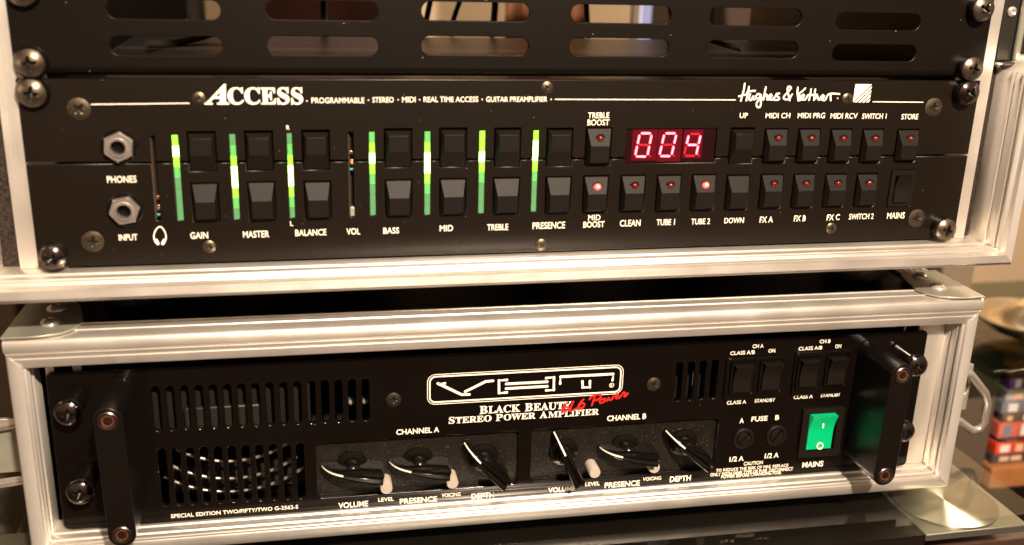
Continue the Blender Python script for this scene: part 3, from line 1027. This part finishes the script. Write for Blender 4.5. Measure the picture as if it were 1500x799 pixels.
def key_mesh(w, h, flip):
    hw, hh = w / 2, h / 2
    s_ = -1 if flip else 1
    t, yb, yp = 1.35, -0.5, -4.0
    zt = [hh, hh - 0.35, hh * 0.10, -hh + 1.7, -hh]
    V = [(-hw, 4.0, hh), (hw, 4.0, hh), (hw, 4.0, -hh), (-hw, 4.0, -hh),
         (-hw, yb, hh), (hw, yb, hh), (hw, yb, -hh), (-hw, yb, -hh),
         (-hw + t, yp, zt[2]), (hw - t, yp, zt[2]), (hw - t, yp + 0.1, zt[3]), (-hw + t, yp + 0.1, zt[3])]
    V = [(x, y, z_ * s_) for x, y, z_ in V]
    F = [(0, 1, 2, 3), (0, 1, 5, 4), (1, 2, 6, 5), (2, 3, 7, 6), (3, 0, 4, 7), (4, 5, 9, 8), (5, 6, 10, 9), (6, 7, 11, 10), (7, 4, 8, 11), (8, 9, 10, 11)]
    return MB().add(V, F).mesh("key", smooth=25, bevel=0.22, seg=2)


key_cache = {}
led_me = MB().lathe([(1.75, -0.6), (1.75, 0.3), (1.55, 0.9), (1.1, 1.35), (0.5, 1.6), (0.05, 1.65)], (0, 0, 0), "y", 28).mesh("led", smooth=60)
core_me = MB().lathe([(0.95, -0.3), (0.9, 0.02), (0.65, 0.25), (0.05, 0.38)], (0, 0, 0), "y", 20).mesh("led_core", smooth=60)
socket_me = MB().lathe([(2.45, -0.4), (2.45, 0.07), (1.85, 0.07), (1.8, -0.3)], (0, 0, 0), "y", 28).mesh("led_socket", smooth=40)
for kind, a, b, c, d, led in KEYS:
    w = b - a - 0.9
    h = d - c - (1.7 if kind == "u" else 0.9)
    kk = (kind, round(w * 2) / 2, round(h * 2) / 2)
    if kk not in key_cache:
        key_cache[kk] = key_mesh(kk[1], kk[2], kind == "u")
    cz = (c + d) / 2 - (0.4 if kind == "u" else 0.05)
    ko = put("key", key_cache[kk], M["key"], pa, ((a + b) / 2, 0, cz), label="key with a glowing red lamp" if led == 2 else None)
    if led:
        hh = kk[2] / 2
        ang = math.atan2(3.5, hh * 0.9)
        zc = hh * 0.50
        yc = -0.5 - 3.5 * (hh - zc) / (hh * 0.9)
        put("led_socket", socket_me, M["cavity"], ko, (0.2, yc, zc), (-ang * 0 - 0.0 + ang, 0, 0))
        put("led", led_me, M["led_on" if led == 2 else "led_off"], ko, (0.2, yc, zc), (ang * 0.5, 0, 0))
        if led == 2:
            put("led_core", core_me, M["led_core"], ko, (0.2, yc - 1.35, zc + 0.1), (ang * 0.3, 0, 0))

for a, b, c, d, code in BARS:
    bar = put("level_meter", MB().box(a + 0.05, b - 0.05, 1.6, 4.4, c, d), M["cavity"], pa)
    n = 8
    for i, ch in enumerate(code):
        z1 = d - (d - c) * i / n
        z0 = d - (d - c) * (i + 1) / n
        put("segment", MB().box(a + 0.12, b - 0.12, 0.25, 1.5, z0 + 0.06, z1 - 0.06), M["g" + ch], bar)

for i, (a, b, c, d) in enumerate(SLIDERS):
    sl = put("slider_track", MB().box(a + 0.1, a + 0.45, 0.8, 4.4, c + 1, d - 1), M["copper"], pa)
    zc = 28.0 if i == 0 else 48.5
    put("slider_wiper", MB().box(a + 0.5, b - 0.2, 0.2, 3.6, zc - 1.2, zc + 1.4).box(a + 0.9, b - 0.3, -0.6, 0.2, zc - 0.9, zc + 0.2)
        .box(a + 0.4, b - 0.3, 0.9, 3.6, zc + 4, zc + 5.6).mesh("slider_wiper", bevel=0.15), M["copper"], sl)
    put("slider_arm", MB().box(a + 0.5, b - 0.3, 0.6, 3.6, zc - 4.6, zc - 2.4).mesh("slider_arm", bevel=0.1), M["cavity"], sl)
    put("teal_mark", MB().box(a + 0.55, b - 0.4, 0.3, 0.6, zc - 3.6, zc - 2.9), M["teal"], sl)
    if i:
        put("slider_stop", MB().box(a + 0.3, b - 0.1, 0.4, 3.6, c + 0.4, c + 4.8).mesh("slider_stop", bevel=0.2), M["rivet"], sl)

# red display
dp = put("display", MB().box(43.9, 92.6, 1.2, 2.2, 46.0, 63.6), M["display"], pa)
for q in MODULES:
    cx = sum(p[0] for p in q) / 4
    cz = sum(p[1] for p in q) / 4
    x0, x1 = (q[0][0] + q[3][0]) / 2, (q[1][0] + q[2][0]) / 2
    put("digit_module", MB().box(x0 + 0.1, x1 - 0.1, 0.75, 1.15, max(q[0][1], 46.4), min(q[2][1], 63.2)).mesh("digit_module"), M["module"], dp)
SEGS = {"a": ((0.06, 1), (0.94, 1)), "b": ((1, 0.95), (1, 0.53)), "c": ((1, 0.47), (1, 0.05)), "d": ((0.06, 0), (0.94, 0)), "e": ((0, 0.47), (0, 0.05)),
        "f": ((0, 0.95), (0, 0.53)), "g": ((0.08, 0.5), (0.92, 0.5))}
for q, lit in zip(DIGITS, ("abcdef", "abcdef", "bcfg")):
    (ax, az), (bx, bz), (cx, cz), (dx, dz) = q
    hw = 0.55
    ax += hw; dx += hw; bx -= hw; cx -= hw; az += hw; bz += hw; cz -= hw; dz -= hw

    def mp(s_, t_):
        return (ax * (1 - s_) * (1 - t_) + bx * s_ * (1 - t_) + cx * s_ * t_ + dx * (1 - s_) * t_,
                az * (1 - s_) * (1 - t_) + bz * s_ * (1 - t_) + cz * s_ * t_ + dz * (1 - s_) * t_)

    for sname, (p, r_) in SEGS.items():
        (px_, pz_), (qx, qz) = mp(*p), mp(*r_)
        L = math.hypot(qx - px_, qz - pz_)
        ux, uz = (qx - px_) / L, (qz - pz_) / L
        nx, nz = -uz, ux
        o_ = hw
        poly = [(px_ + ux * 0.08, pz_ + uz * 0.08), (px_ + ux * o_ + nx * o_, pz_ + uz * o_ + nz * o_), (qx - ux * o_ + nx * o_, qz - uz * o_ + nz * o_),
                (qx - ux * 0.08, qz - uz * 0.08), (qx - ux * o_ - nx * o_, qz - uz * o_ - nz * o_), (px_ + ux * o_ - nx * o_, pz_ + uz * o_ - nz * o_)]
        put("segment", MB().extrude(poly, 0.45, 0.72), M["seg_on" if sname in lit else "seg_off"], dp)
    px_, pz_ = mp(1.22, 0.0)
    put("decimal_point", MB().extrude(circle(px_, pz_ + 0.2, 0.55, 14), 0.45, 0.72), M["seg_off"], dp)

# sockets
washer_me = MB().lathe([(8.2, 0), (8.2, 0.9), (7.8, 1.3), (6.8, 1.3), (6.6, 0.9), (4.2, 0.9)], (0, 0, 0), "y", 56).mesh("washer", smooth=40)
nut = MB()
ring_o = []
NP = 72
for k in range(NP):
    a = 2 * math.pi * k / NP
    rr = 6.2 / math.cos(((a + math.pi / 6) % (math.pi / 3)) - math.pi / 6)
    ring_o.append((a, rr))
vs_ = []
for fr, yy in ((1, 0), (1, -2.3), (0.90, -3.0), (0.60, -3.0), (0, -3.4), (0, -3.9), (-1, -3.9), (-1, 6), ):
    for a, rr in ring_o:
        r_ = {1: rr, 0.90: min(rr, 6.7) * 0.955, 0.60: 4.5, 0: 4.3, -1: 3.3}[fr]
        vs_.append((r_ * math.cos(a), yy, r_ * math.sin(a)))
fs_ = []
for i in range(7):
    for k in range(NP):
        a, b = i * NP + k, i * NP + (k + 1) % NP
        fs_.append((a, b, b + NP, a + NP))
nut_me = MB().add(vs_, fs_).mesh("nut", smooth=28)
hole_me = MB().lathe([(3.28, -2), (3.28, -1.5), (0.05, -1.5)], (0, 0, 0), "y", 32).mesh("hole")
for x, z_, rot in ((-200.3, 57.7, 0.1), (-200.3, 27.6, 0.35)):
    w_ = put("jack_socket", washer_me, M["gloss"], pa, (x, -0.03, z_))
    put("nut", nut_me, M["chrome"], w_, (0, -1.0, 0), (0, rot, 0))
    put("socket_hole", hole_me, M["cavity"], w_, (0, 0, 0))

# flush screws
big_me = phillips(5.1, 0.9, 0.6, 0.2, depth=1.0)
small_me = phillips(3.1, 1.0, 0.7, 0.2, depth=0.9)
for x, z_, big, rot in ((-216.1, 74.8, 1, 0.9), (-216.1, 12.4, 1, 0.3), (-163.7, 79.4, 0, 0.2), (-163.5, 8.2, 0, 0.5), (1.2, 84.5, 0, 1.1), (1.5, 3.9, 0, 0.8),
                        (163.9, 78.7, 0, 0.1), (215.3, 74.1, 1, 0.15), (164.4, 8.2, 0, 0.1), (215.7, 12.5, 1, 0.1)):
    put("flat_screw", big_me if big else small_me, M["small_screw"], pa, (x, -0.02, z_), (0, rot, 0))
rack_screw(pa, -234.4, 82.4, 0.25)
rack_screw(pa, -233.8, 6.3, 0.9, "dark_screw", tall=True)
rack_screw(pa, 231.3, 82.6, 0.7, "dark_screw", tall=True)
rack_screw(pa, 231.4, 6.8, 0.4, tall=True)

# mains rocker of the preamplifier
def rocker_mesh(w, h, up_, dn, mid=1.2, y0=2.0):
    n = 10
    pf = [(-h / 2, y0)]
    for k in range(n + 1):
        t_ = k / n
        zz = -h / 2 + h * t_
        yy = -(mid + (dn - mid) * max(0, (0.5 - t_) * 2) ** 1.6 + (up_ - mid) * max(0, (t_ - 0.5) * 2) ** 1.6)
        pf.append((zz, yy))
    pf.append((h / 2, y0))
    k_ = len(pf)
    mb = MB()
    mb.add([(x, yy, zz) for x in (-w / 2, w / 2) for zz, yy in pf],
           [tuple(range(k_)), tuple(range(2 * k_ - 1, k_ - 1, -1))] + [(i, (i + 1) % k_, k_ + (i + 1) % k_, k_ + i) for i in range(k_)])
    return mb.mesh("rocker", smooth=40)


fr_ = put("mains_switch", rounded_ring("mains_switch", 196.1, 210.1, 19.8, 40.0, 0.8, 2.4, -0.9, 3), M["key"], pa)
put("rocker", rocker_mesh(8.8, 15.0, 4.4, 2.4, 1.8), M["key"], fr_, (203.1, 0.2, 29.9))

# printing
for t_, s_, x0, x1, z0, z1 in TEXT_UPPER:
    if t_ == "•":
        put("lettering", MB().extrude(circle((x0 + x1) / 2, (z0 + z1) / 2, 0.34, 14), -0.1, 0.02), M["white"], pa)
    else:
        lettering(t_, s_, x0, x1, z0, z1, pa, off=0.02 if s_ in ("sf", "si") else 0.011)
for (x0, z0), (x1, z1) in LINES:
    put("printed_line", MB().extrude([(x0, z0 - 0.24), (x1, z1 - 0.24), (x1, z1 + 0.24), (x0, z0 + 0.24)], -0.1, 0.02), M["white"], pa)
strokes("script_lettering", SCRIPT_STROKES, 0.9, pa, M["white"], y=-0.1)
strokes("headphone_symbol", [HEADPHONE[0]], 0.6, pa, M["white"], y=-0.1)
strokes("headphone_symbol", HEADPHONE[1:], 1.5, pa, M["white"], y=-0.1, smooth=False)
TL, TR, BL, BR = (167.5, 86.5), (177.1, 86.4), (167.4, 76.9), (177.0, 76.8)
emb = MB().extrude([TL, TR, BL], -0.1, 0.02)
for a, b in ((0.09, 0.23), (0.32, 0.46), (0.55, 0.69), (0.78, 0.92)):
    f_ = lambda t: (TR[0], TR[1] + (BR[1] - TR[1]) * t)
    e_ = lambda t: (BL[0] + (BR[0] - BL[0]) * t, BL[1])
    emb.extrude([f_(a), f_(b), e_(b), e_(a)], -0.1, 0.02)
put("square_emblem", emb, M["white"], pa)

# ------------------------------------------------------------------ lower flight case (its own frame, turned half a degree)
OB, RB = (-4.884, 4.284, -144.866), math.radians(-0.556)
cb = thing("lower_flight_case", "aluminium edged flight case underneath holding the black power amplifier", "flight case", OB, RB)
LIP_B = [(0, 12), (0.05, 0.6), (0.4, 0.1), (-0.6, -0.5), (-0.7, -1.0), (-0.3, -1.6), (0.3, -2.0), (0.1, -2.4), (0.1, -6.0), (0.5, -6.5), (-0.6, -7.1), (-0.7, -7.6), (-0.3, -8.2),
         (0.4, -8.7), (0.3, -9.6), (-0.4, -10.1), (-0.5, -10.6), (-0.2, -11.3), (0.7, -11.9), (0.8, -13.6), (1.4, -14.0), (6.4, -14.0), (7.2, -13.4), (7.8, -12.6), (7.8, 12)]
LIP_BT = [(0, 12), (0, -12.4), (0.7, -13.2), (4.6, -13.6), (5.0, -13.1), (5.5, -13.1), (5.9, -13.7), (7.4, -13.9), (7.9, -13.4), (8.0, 12)]
BX0, BX1 = -246.5, 255.0
for side, m_, pf in (("bottom", "alu_x", LIP_B), ("right", "alu_z", LIP_B), ("left", "alu_z", LIP_B), ("top", "alu_x", LIP_BT)):
    put("frame_rail", frame_bar(pf, BX0, BX1, -1, 97, side), M[m_], cb)
T0, T1 = BX0 - 7.9, BX1 + 7.9
tp = [(-13.6, 105.2), (-14.6, 105.9), (-14.8, 106.6), (-14.8, 110.6), (-14.2, 111.5), (-13.2, 112.0), (-4.6, 112.1), (-4.2, 112.6), (-3.4, 112.6), (-3.0, 112.1),
      (3.8, 112.1), (4.2, 112.6), (5.2, 112.6), (5.8, 111.6), (5.8, 105.2)]
k = len(tp)
eb = MB().add([(x, y, z_) for x in (T0, T1) for y, z_ in tp], [tuple(range(k)), tuple(range(2 * k - 1, k - 1, -1))] +
              [(i, (i + 1) % k, k + (i + 1) % k, k + i) for i in range(k)])
put("edge_extrusion", eb.mesh("edge_extrusion", smooth=50), M["alu_x"], cb)
for xa, xb in ((T1, T1 - 21), (T0, T0 + 21)):
    s_ = 1 if xa > 0 else -1
    pf = [(xa, 100)] + [(xa, 111.4), (xa - s_ * 0.8, 112)]
    for q in (4, 8, 12, 16):
        pf += [(xa - s_ * q, 112), (xa - s_ * (q + 0.4), 112.6), (xa - s_ * (q + 1.2), 112.6), (xa - s_ * (q + 1.6), 112)]
    pf += [(xb, 112), (xb, 110.2), (xa - s_ * 1.5, 110.2), (xa - s_ * 1.5, 100)]
    k = len(pf)
    eb = MB().add([(x, y, z_) for y in (6.0, 340) for x, z_ in pf], [tuple(range(k)), tuple(range(2 * k - 1, k - 1, -1))] +
                  [(i, (i + 1) % k, k + (i + 1) % k, k + i) for i in range(k)])
    put("edge_extrusion", eb.mesh("edge_extrusion", smooth=50), M["alu_y"], cb)
rivet_me = MB().lathe([(5.0, 0), (4.9, 0.5), (4.2, 1.3), (2.8, 2.1), (1.6, 2.2), (1.2, 1.7), (0.1, 1.6)], (0, 0, 0), "z", 36).mesh("rivet", smooth=50)
for s_, cx in ((1, T1), (-1, T0)):
    rel = [(0.4, -15.0), (0.4, 34), (-20, 34), (-24, 32), (-27, 27), (-31.5, 10), (-32.5, 2), (-31, -5), (-26, -11), (-18, -14.4), (-12, -15)]
    poly = [(cx + s_ * x, y) for x, y in rel]
    mb = MB()
    n = len(poly)
    mb.add([(x, y, 112.75) for x, y in poly] + [(x, y, 113.9) for x, y in poly],
           [tuple(range(n)), tuple(range(2 * n - 1, n - 1, -1))] + [(i, (i + 1) % n, n + (i + 1) % n, n + i) for i in range(n)])
    cp = put("corner_plate", mb.mesh("corner_plate", bevel=0.3), M["zinc"], cb)
    for dx, dy in ((-16.5, 23), (-18, 3)):
        put("rivet", rivet_me, M["rivet"], cp, (cx + s_ * dx, dy, 113.9))
put("top_panel", MB().box(T0 + 1.6, T1 - 1.6, 5.9, 340, 103, 110.1), M["laminate"], cb)
put("bottom_panel", MB().box(T0 + 0.3, T1 - 0.3, 12.1, 340, -8.6, -1.4), M["laminate"], cb)
for xa, xb in ((T0 + 0.2, BX0 - 0.2), (BX1 + 0.2, T1 - 0.2)):
    put("side_panel", MB().box(xa, xb, 12.1, 340, -1.3, 102.9), M["laminate"], cb)
put("back_panel", MB().box(BX0, BX1, 330, 338, -1, 102), M["laminate"], cb)
for x0, x1 in ((228, 254.6), (-241.8, -225)):
    hc = 233.4 if x0 > 0 else -233.4
    holes = [rect(hc - 4.4, hc + 4.4, zc - 4.4, zc + 4.4) for zc in (6, 22, 38, 66, 92)]
    put("rack_rail", plate_mesh("rack_rail", rect(x0, x1, -0.8, 102.8), holes, 3.4, 5.4, 0.3), M["alu_rail"], cb)
small_foot = MB().lathe([(12, 0), (14, 6.4)], (0, 0, 0), "z", 32).mesh("foot", smooth=40)
for x, y in ((-215, 40), (215, 40), (-215, 300), (215, 300)):
    put("foot", small_foot, M["rubber"], cb, (x, y, -15.0))
for s_, xc in ((1, 0.0), (-1, 8.5)):
    X = lambda x: s_ * x + (0 if s_ > 0 else 8.5)
    hp = put("handle_plate", plate_mesh("handle_plate", rect(min(X(263.2), X(307)), max(X(263.2), X(307)), 14, 46), [circle(X(300), 31, 6.5, 24)], 40, 43, 0.4), M["zinc"], cb)
    base = [(263.2, 47), (296, 42), (303, 41), (316.5, 27), (319.5, 20), (320, 6), (317.5, 1), (312, 0), (301, 8), (263.2, 12)]
    put("handle", MB().tube([(X(x), 37, z_) for x, z_ in base], 2.7, 14).mesh("handle", smooth=60), M["chrome"], cb)

# ------------------------------------------------------------------ power amplifier
am = thing("stereo_power_amplifier", "glossy black rack power amplifier with six pointer knobs and green mains switch", "power amplifier", OB, RB)
vs_up = [rounded(-190.4 + 7.04 * k - 2.0, -190.4 + 7.04 * k + 2.0, 53.4 - 0.09 * k, 78.4 - 0.13 * k, 1.9, 6) for k in range(16)]
vs_lo = [rounded(-189.9 + 7.0 * k - 2.1, -189.9 + 7.0 * k + 2.1, 9.4 - 0.15 * k, 43.4 - 0.2 * k, 2.0, 6) for k in range(11)]
vs_rt = [rounded(89.7 + 7.02 * k - 2.0, 89.7 + 7.02 * k + 2.0, 52.5 + 0.15 * k, 76.5 + 0.2 * k, 1.9, 6) for k in range(4)]
WIN = [(-111.6, -1.0, 7.2, 40.2), (6.2, 116.2, 7.4, 40.3)]
wins = [rounded(*w, 2.6, 6) for w in WIN]
put("faceplate", plate_mesh("faceplate", rounded(-241.3, 241.3, 0.0, 88.5, 3.0), vs_up + vs_lo + vs_rt + wins, 0.0, 3.0, 0.3), M["gloss_panel"], am)
put("chassis", MB().box(-222, 222, 60, 300, 2, 86), M["cavity"], am)
put("inner_chassis_wall", MB().box(-113.5, 118, 3.1, 4.2, 4, 43), M["textured"], am)
put("inner_shroud", MB().box(-225, -116, 55, 58, 2, 86), M["cavity"], am)
put("inner_divider", MB().box(-115.4, -113.8, 3.2, 58, 2, 86), M["cavity"], am)
put("slot_backing", MB().box(82, 118, 22, 24, 44, 86), M["cavity"], am)
put("chassis_lid", MB().box(-222, 222, 3.2, 59, 85.6, 86.6), M["cavity"], am)
# what shows behind the slots: fan guard rings, its box, a grey can, bright terminals
fg = put("fan_guard", MB().box(-192, -118, 26, 28, 2.5, 18), M["grey_metal"], am)
for r, zc in ((62, 70.5), (56, 72.5), (50, 77)):
    arc = [math.radians(-90 - 36 + 72 * k / 28) for k in range(29)]
    put("guard_wire", MB().tube([(-155 + r * math.cos(a), 12, zc + r * math.sin(a)) for a in arc], 0.95, 8).mesh("guard_wire", smooth=60), M["wire"], fg)
put("fan_shroud", MB().box(-222, -116.5, 8.2, 9, 41, 85), M["cavity"], am)
put("grey_can", MB().box(-178, -136, 4.2, 8, 50.5, 63.5).mesh("grey_can", bevel=1.2), M["grey_metal"], am)
for x in (-92, -84.5):
    put("terminal", MB().lathe([(1.6, 0), (1.6, 5), (0.6, 6)], (x, 16, 58), "y", 16).mesh("terminal", smooth=40), M["rivet"], am)
put("terminal", MB().box(95.5, 97.3, 8, 12, 58, 65).mesh("terminal", bevel=0.4), M["button"], am)

flat_me = phillips(4.0, 0.9, 0.6, 0.1, depth=0.9)
for x, z_, rot in ((-70.1, 63.7, 0.1), (75.0, 64.0, 0.5)):
    put("flat_screw", flat_me, mat("black_screw_%d" % (x > 0), (0.10, 0.085, 0.07), 0.35, 0.9) if x < 0 else M["small_screw"], am, (x, -0.02, z_), (0, rot, 0))

spacer_me = MB().lathe([(6.0, 0), (6.0, 7.6), (5.4, 8.2), (5.4, 8.8), (6.6, 9.2), (6.9, 10.0), (6.4, 10.8), (5.0, 10.8)], (0, 0, 0), "y", 44).mesh("spacer", smooth=35)
for x, z_, rot in ((-229.8, 71.4, 0.3), (-228.8, 27.2, 0.5), (230.0, 71.4, 0.8), (229.0, 29.2, 0.6)):
    sc_ = put("rack_screw", rack_me, M["dark_screw"], am, (x, -10.6, z_), (0, rot, 0))
    put("spacer", spacer_me, M["gloss"], sc_, (0, 10.6, 0))

# handles
for x, xo in ((-206.6, -205.6), (204.4, 203.6)):
    zt, zb = 78.0, 16.4
    poly = [(x + 6.6 * math.cos(math.radians(a)), zt + 6.6 * math.sin(math.radians(a))) for a in range(0, 181, 12)] + \
           [(xo + 6.6 * math.cos(math.radians(a)), zb + 6.6 * math.sin(math.radians(a))) for a in range(180, 361, 12)]
    hd = put("handle", MB().extrude(poly, -36, -0.02).mesh("handle", bevel=0.7, seg=3), M["handle"], am)
    for bx, bz in ((x, zt), (xo, zb)):
        bl = put("bolt", MB().lathe([(4.7, 0), (4.7, 0.5), (4.3, 0.8), (3.3, 0.6), (3.1, 0.2)], (0, 0, 0), "y", 36).mesh("bolt", smooth=40), M["bolt_rim"], hd, (bx, -36.05, bz))
        put("hex_socket", MB().lathe([(3.1, 0), (2.9, 0.3), (2.0, 0.1), (0.1, -0.05)], (0, 0, 0), "y", 24).mesh("hex_socket", smooth=40), M["rust"], bl, (0, -0.05, 0))

# chicken head knobs
def knob_mesh():
    mb = MB()
    mb.lathe([(8.4, 0), (8.5, 0.7), (8.1, 1.6), (7.0, 2.0), (5.4, 2.4), (4.9, 5.0), (4.6, 8.0), (4.1, 9.6), (3.0, 10.6), (1.6, 11.1), (0.05, 11.2)], (0, 0, 0), "y", 56)
    U = [(-16.2, 0.4, 4.8, 2.6), (-15.2, 0.55, 7.2, 2.2), (-13.4, 0.75, 9.8, 1.8), (-11, 1.0, 11.9, 1.4), (-8, 1.35, 13.4, 0.9), (-5, 1.8, 14.4, 0.6), (-2, 2.3, 15.1, 0.4), (1, 2.6, 15.6, 0.3),
         (4, 2.9, 16.0, 0.3), (9, 3.1, 16.2, 0.3), (14, 3.3, 16.2, 0.3), (16.2, 3.35, 15.9, 0.3)]
    vs_, fs_ = [], []
    for u, w, h, b in U:
        rdg = min(1.2, w * 0.45)
        sec = [(-w * 1.08, b), (-w, h - 1.0), (-w * 0.82, h - 0.1), (-w * 0.45, h), (0, h - rdg), (w * 0.45, h), (w * 0.82, h - 0.1), (w, h - 1.0), (w * 1.08, b)]
        if w < 1.3:
            sec = [(-w * 1.08, b), (-w, h - 0.8), (-w * 0.7, h - 0.2), (-w * 0.35, h), (0, h + 0.02), (w * 0.35, h), (w * 0.7, h - 0.2), (w, h - 0.8), (w * 1.08, b)]
        vs_ += [(u, -hh_, vv) for vv, hh_ in sec]
    n = 9
    for i in range(len(U) - 1):
        for k in range(n):
            a, b = i * n + k, i * n + (k + 1) % n
            fs_.append((a, b, b + n, a + n))
    fs_ += [tuple(range(n)), tuple((len(U) - 1) * n + k for k in range(n))]
    mb.add(vs_, fs_)
    return mb.mesh("pointer_knob", smooth=32)


def pointer_line_mesh():
    U = [(-16.35, 4.8), (-15.3, 7.2), (-13.5, 9.85), (-11, 11.95), (-8, 13.45), (-5.2, 14.4)]
    vs_ = []
    for u, h in U:
        w = 0.36 if u < -13 else 0.45
        vs_ += [(u, -h - 0.12, -w), (u, -h - 0.12, w), (u, -h + 0.25, w), (u, -h + 0.25, -w)]
    fs_ = [(0, 1, 2, 3), tuple(range(len(vs_) - 4, len(vs_)))]
    for i in range(len(U) - 1):
        for k in range(4):
            a, b = i * 4 + k, i * 4 + (k + 1) % 4
            fs_.append((a, b, b + 4, a + 4))
    return MB().add(vs_, fs_).mesh("pointer_line", smooth=30)


kn_me, pl_me = knob_mesh(), pointer_line_mesh()
for x, z_, dx, dz in ((-92.7, 25.2, -30.2, 5.0), (-56.8, 24.9, -31, 5.2), (-20.6, 24.4, -22.0, 23.0), (25.3, 24.4, -13.6, 29.0), (61.3, 24.6, -31.7, 6.2), (96.6, 25.2, -24.9, 20.2)):
    # the mesh points along -x; a turn about y by t carries it to (-cos t, +sin t) in x, z
    t_ = math.atan2(dz, -dx)
    kn = put("pointer_knob", kn_me, M["gloss"], am, (x, 3.0, z_), (0, t_, 0))
    put("pointer_line", pl_me, M["white"], kn)
btn_me = MB().lathe([(3.3, -2), (3.3, 8.4), (3.0, 8.9), (0.05, 9.0)], (0, 0, 0), "y", 40).mesh("push_button", smooth=35)
for x, z_ in ((-74.9, 14.4), (-38.9, 14.6), (41.8, 14.7), (76.8, 15.0)):
    put("push_button", btn_me, M["button"], am, (x, 1.5, z_))

# rocker switch pairs
rk_me = rocker_mesh(10.4, 16.2, 4.6, 1.6, 1.4)
bez_me = {}
for x0, x1, z0, z1, cs in ((117.0, 153.2, 51.9, 77.8, ((126.6, 65.6), (144.2, 66.0))), (158.6, 194.4, 52.5, 79.2, ((167.2, 66.6), (184.8, 67.0)))):
    holes = [rounded(cx - 7.2, cx + 7.2, cz - 9.6, cz + 9.6, 0.8, 3) for cx, cz in cs]
    bz_ = put("switch_bezel", plate_mesh("switch_bezel", rounded(x0, x1, z0, z1, 2.6), holes, -1.6, -0.02, 0.35), M["gloss_panel"], am)
    for cx, cz in cs:
        put("rocker_frame", rounded_ring("rocker_frame", cx - 6.9, cx + 6.9, cz - 9.4, cz + 9.4, 1.2, 1.3, -2.4, -0.1), M["gloss"], bz_)
        put("rocker", rk_me, M["key"], bz_, (cx, -1.6, cz))

# green mains switch
gf = put("mains_switch", rounded_ring("mains_switch", 167.7, 194.0, 11.6, 43.2, 1.2, 4.2, -2.2, -0.02), M["key"], am)
gr = put("rocker", rocker_mesh(15.6, 23.0, 6.0, 1.9, 2.2), M["green"], gf, (179.8, -0.6, 28.6))
put("symbol", MB().box(179.6, 180.4, -4.2, -3.9, 31.6, 35.4), M["white"], gf)
ring = MB().tube([(180.2 + 1.9 * math.cos(2 * math.pi * k / 28), -3.25, 19.4 + 1.9 * math.sin(2 * math.pi * k / 28)) for k in range(28)], 0.42, 8, closed=True)
put("symbol", ring.mesh("symbol", smooth=60), M["white"], gf)

# fuse holders
for x, z_, rot in ((132.6, 26.4, -0.75), (153.0, 26.9, -0.9)):
    fh = put("fuse_holder", MB().lathe([(6.4, 0), (6.5, 0.9), (5.9, 1.5), (4.6, 1.5), (4.3, 0.6), (4.2, -0.0)], (0, 0, 0), "y", 48).mesh("fuse_holder", smooth=35), M["key"], am, (x, -0.02, z_))
    cap = MB()
    n = 40
    for s_ in (1, -1):
        poly = [(4.0 * math.cos(a), 4.0 * math.sin(a)) for a in [math.radians(9 + 162 * k / 14) for k in range(15)]]
        cap.extrude([(px_ * s_, pz_ * s_) for px_, pz_ in poly], -1.7, 0.3)
    put("slotted_cap", cap.mesh("slotted_cap", bevel=0.2), M["key"], fh, (0, 0, 0), (0, rot, 0))

# printing on the amplifier
for t_, s_, x0, x1, z0, z1 in TEXT_LOWER:
    lettering(t_, s_, x0, x1, z0, z1, am, off=0.022 if z1 - z0 > 3 and s_ == "s" else 0.012)
put("logo_frame", rounded_ring("logo_frame", -52.2, 56.9, 59.3, 77.1, 4.4, 0.36, -0.10, 0.02), M["white"], am)
put("logo_frame", rounded_ring("logo_frame", -51.2, 55.9, 60.3, 76.1, 3.6, 0.85, -0.10, 0.02), M["white"], am)
strokes("logo_lettering", LOGO_STROKES, 1.5, am, M["white"], y=-0.1, smooth=False)
strokes("trademark_ring", [[(50.5 + 1.25 * math.cos(2 * math.pi * k / 24), 64.9 + 1.25 * math.sin(2 * math.pi * k / 24)) for k in range(24)]], 0.3, am, M["white"], y=-0.1, smooth=False, caps=False, closed=True)
lettering("R", "s", 49.9, 51.2, 64.1, 65.7, am)
strokes("red_script_lettering", RED_STROKES, 1.05, am, M["red"], y=-0.24)
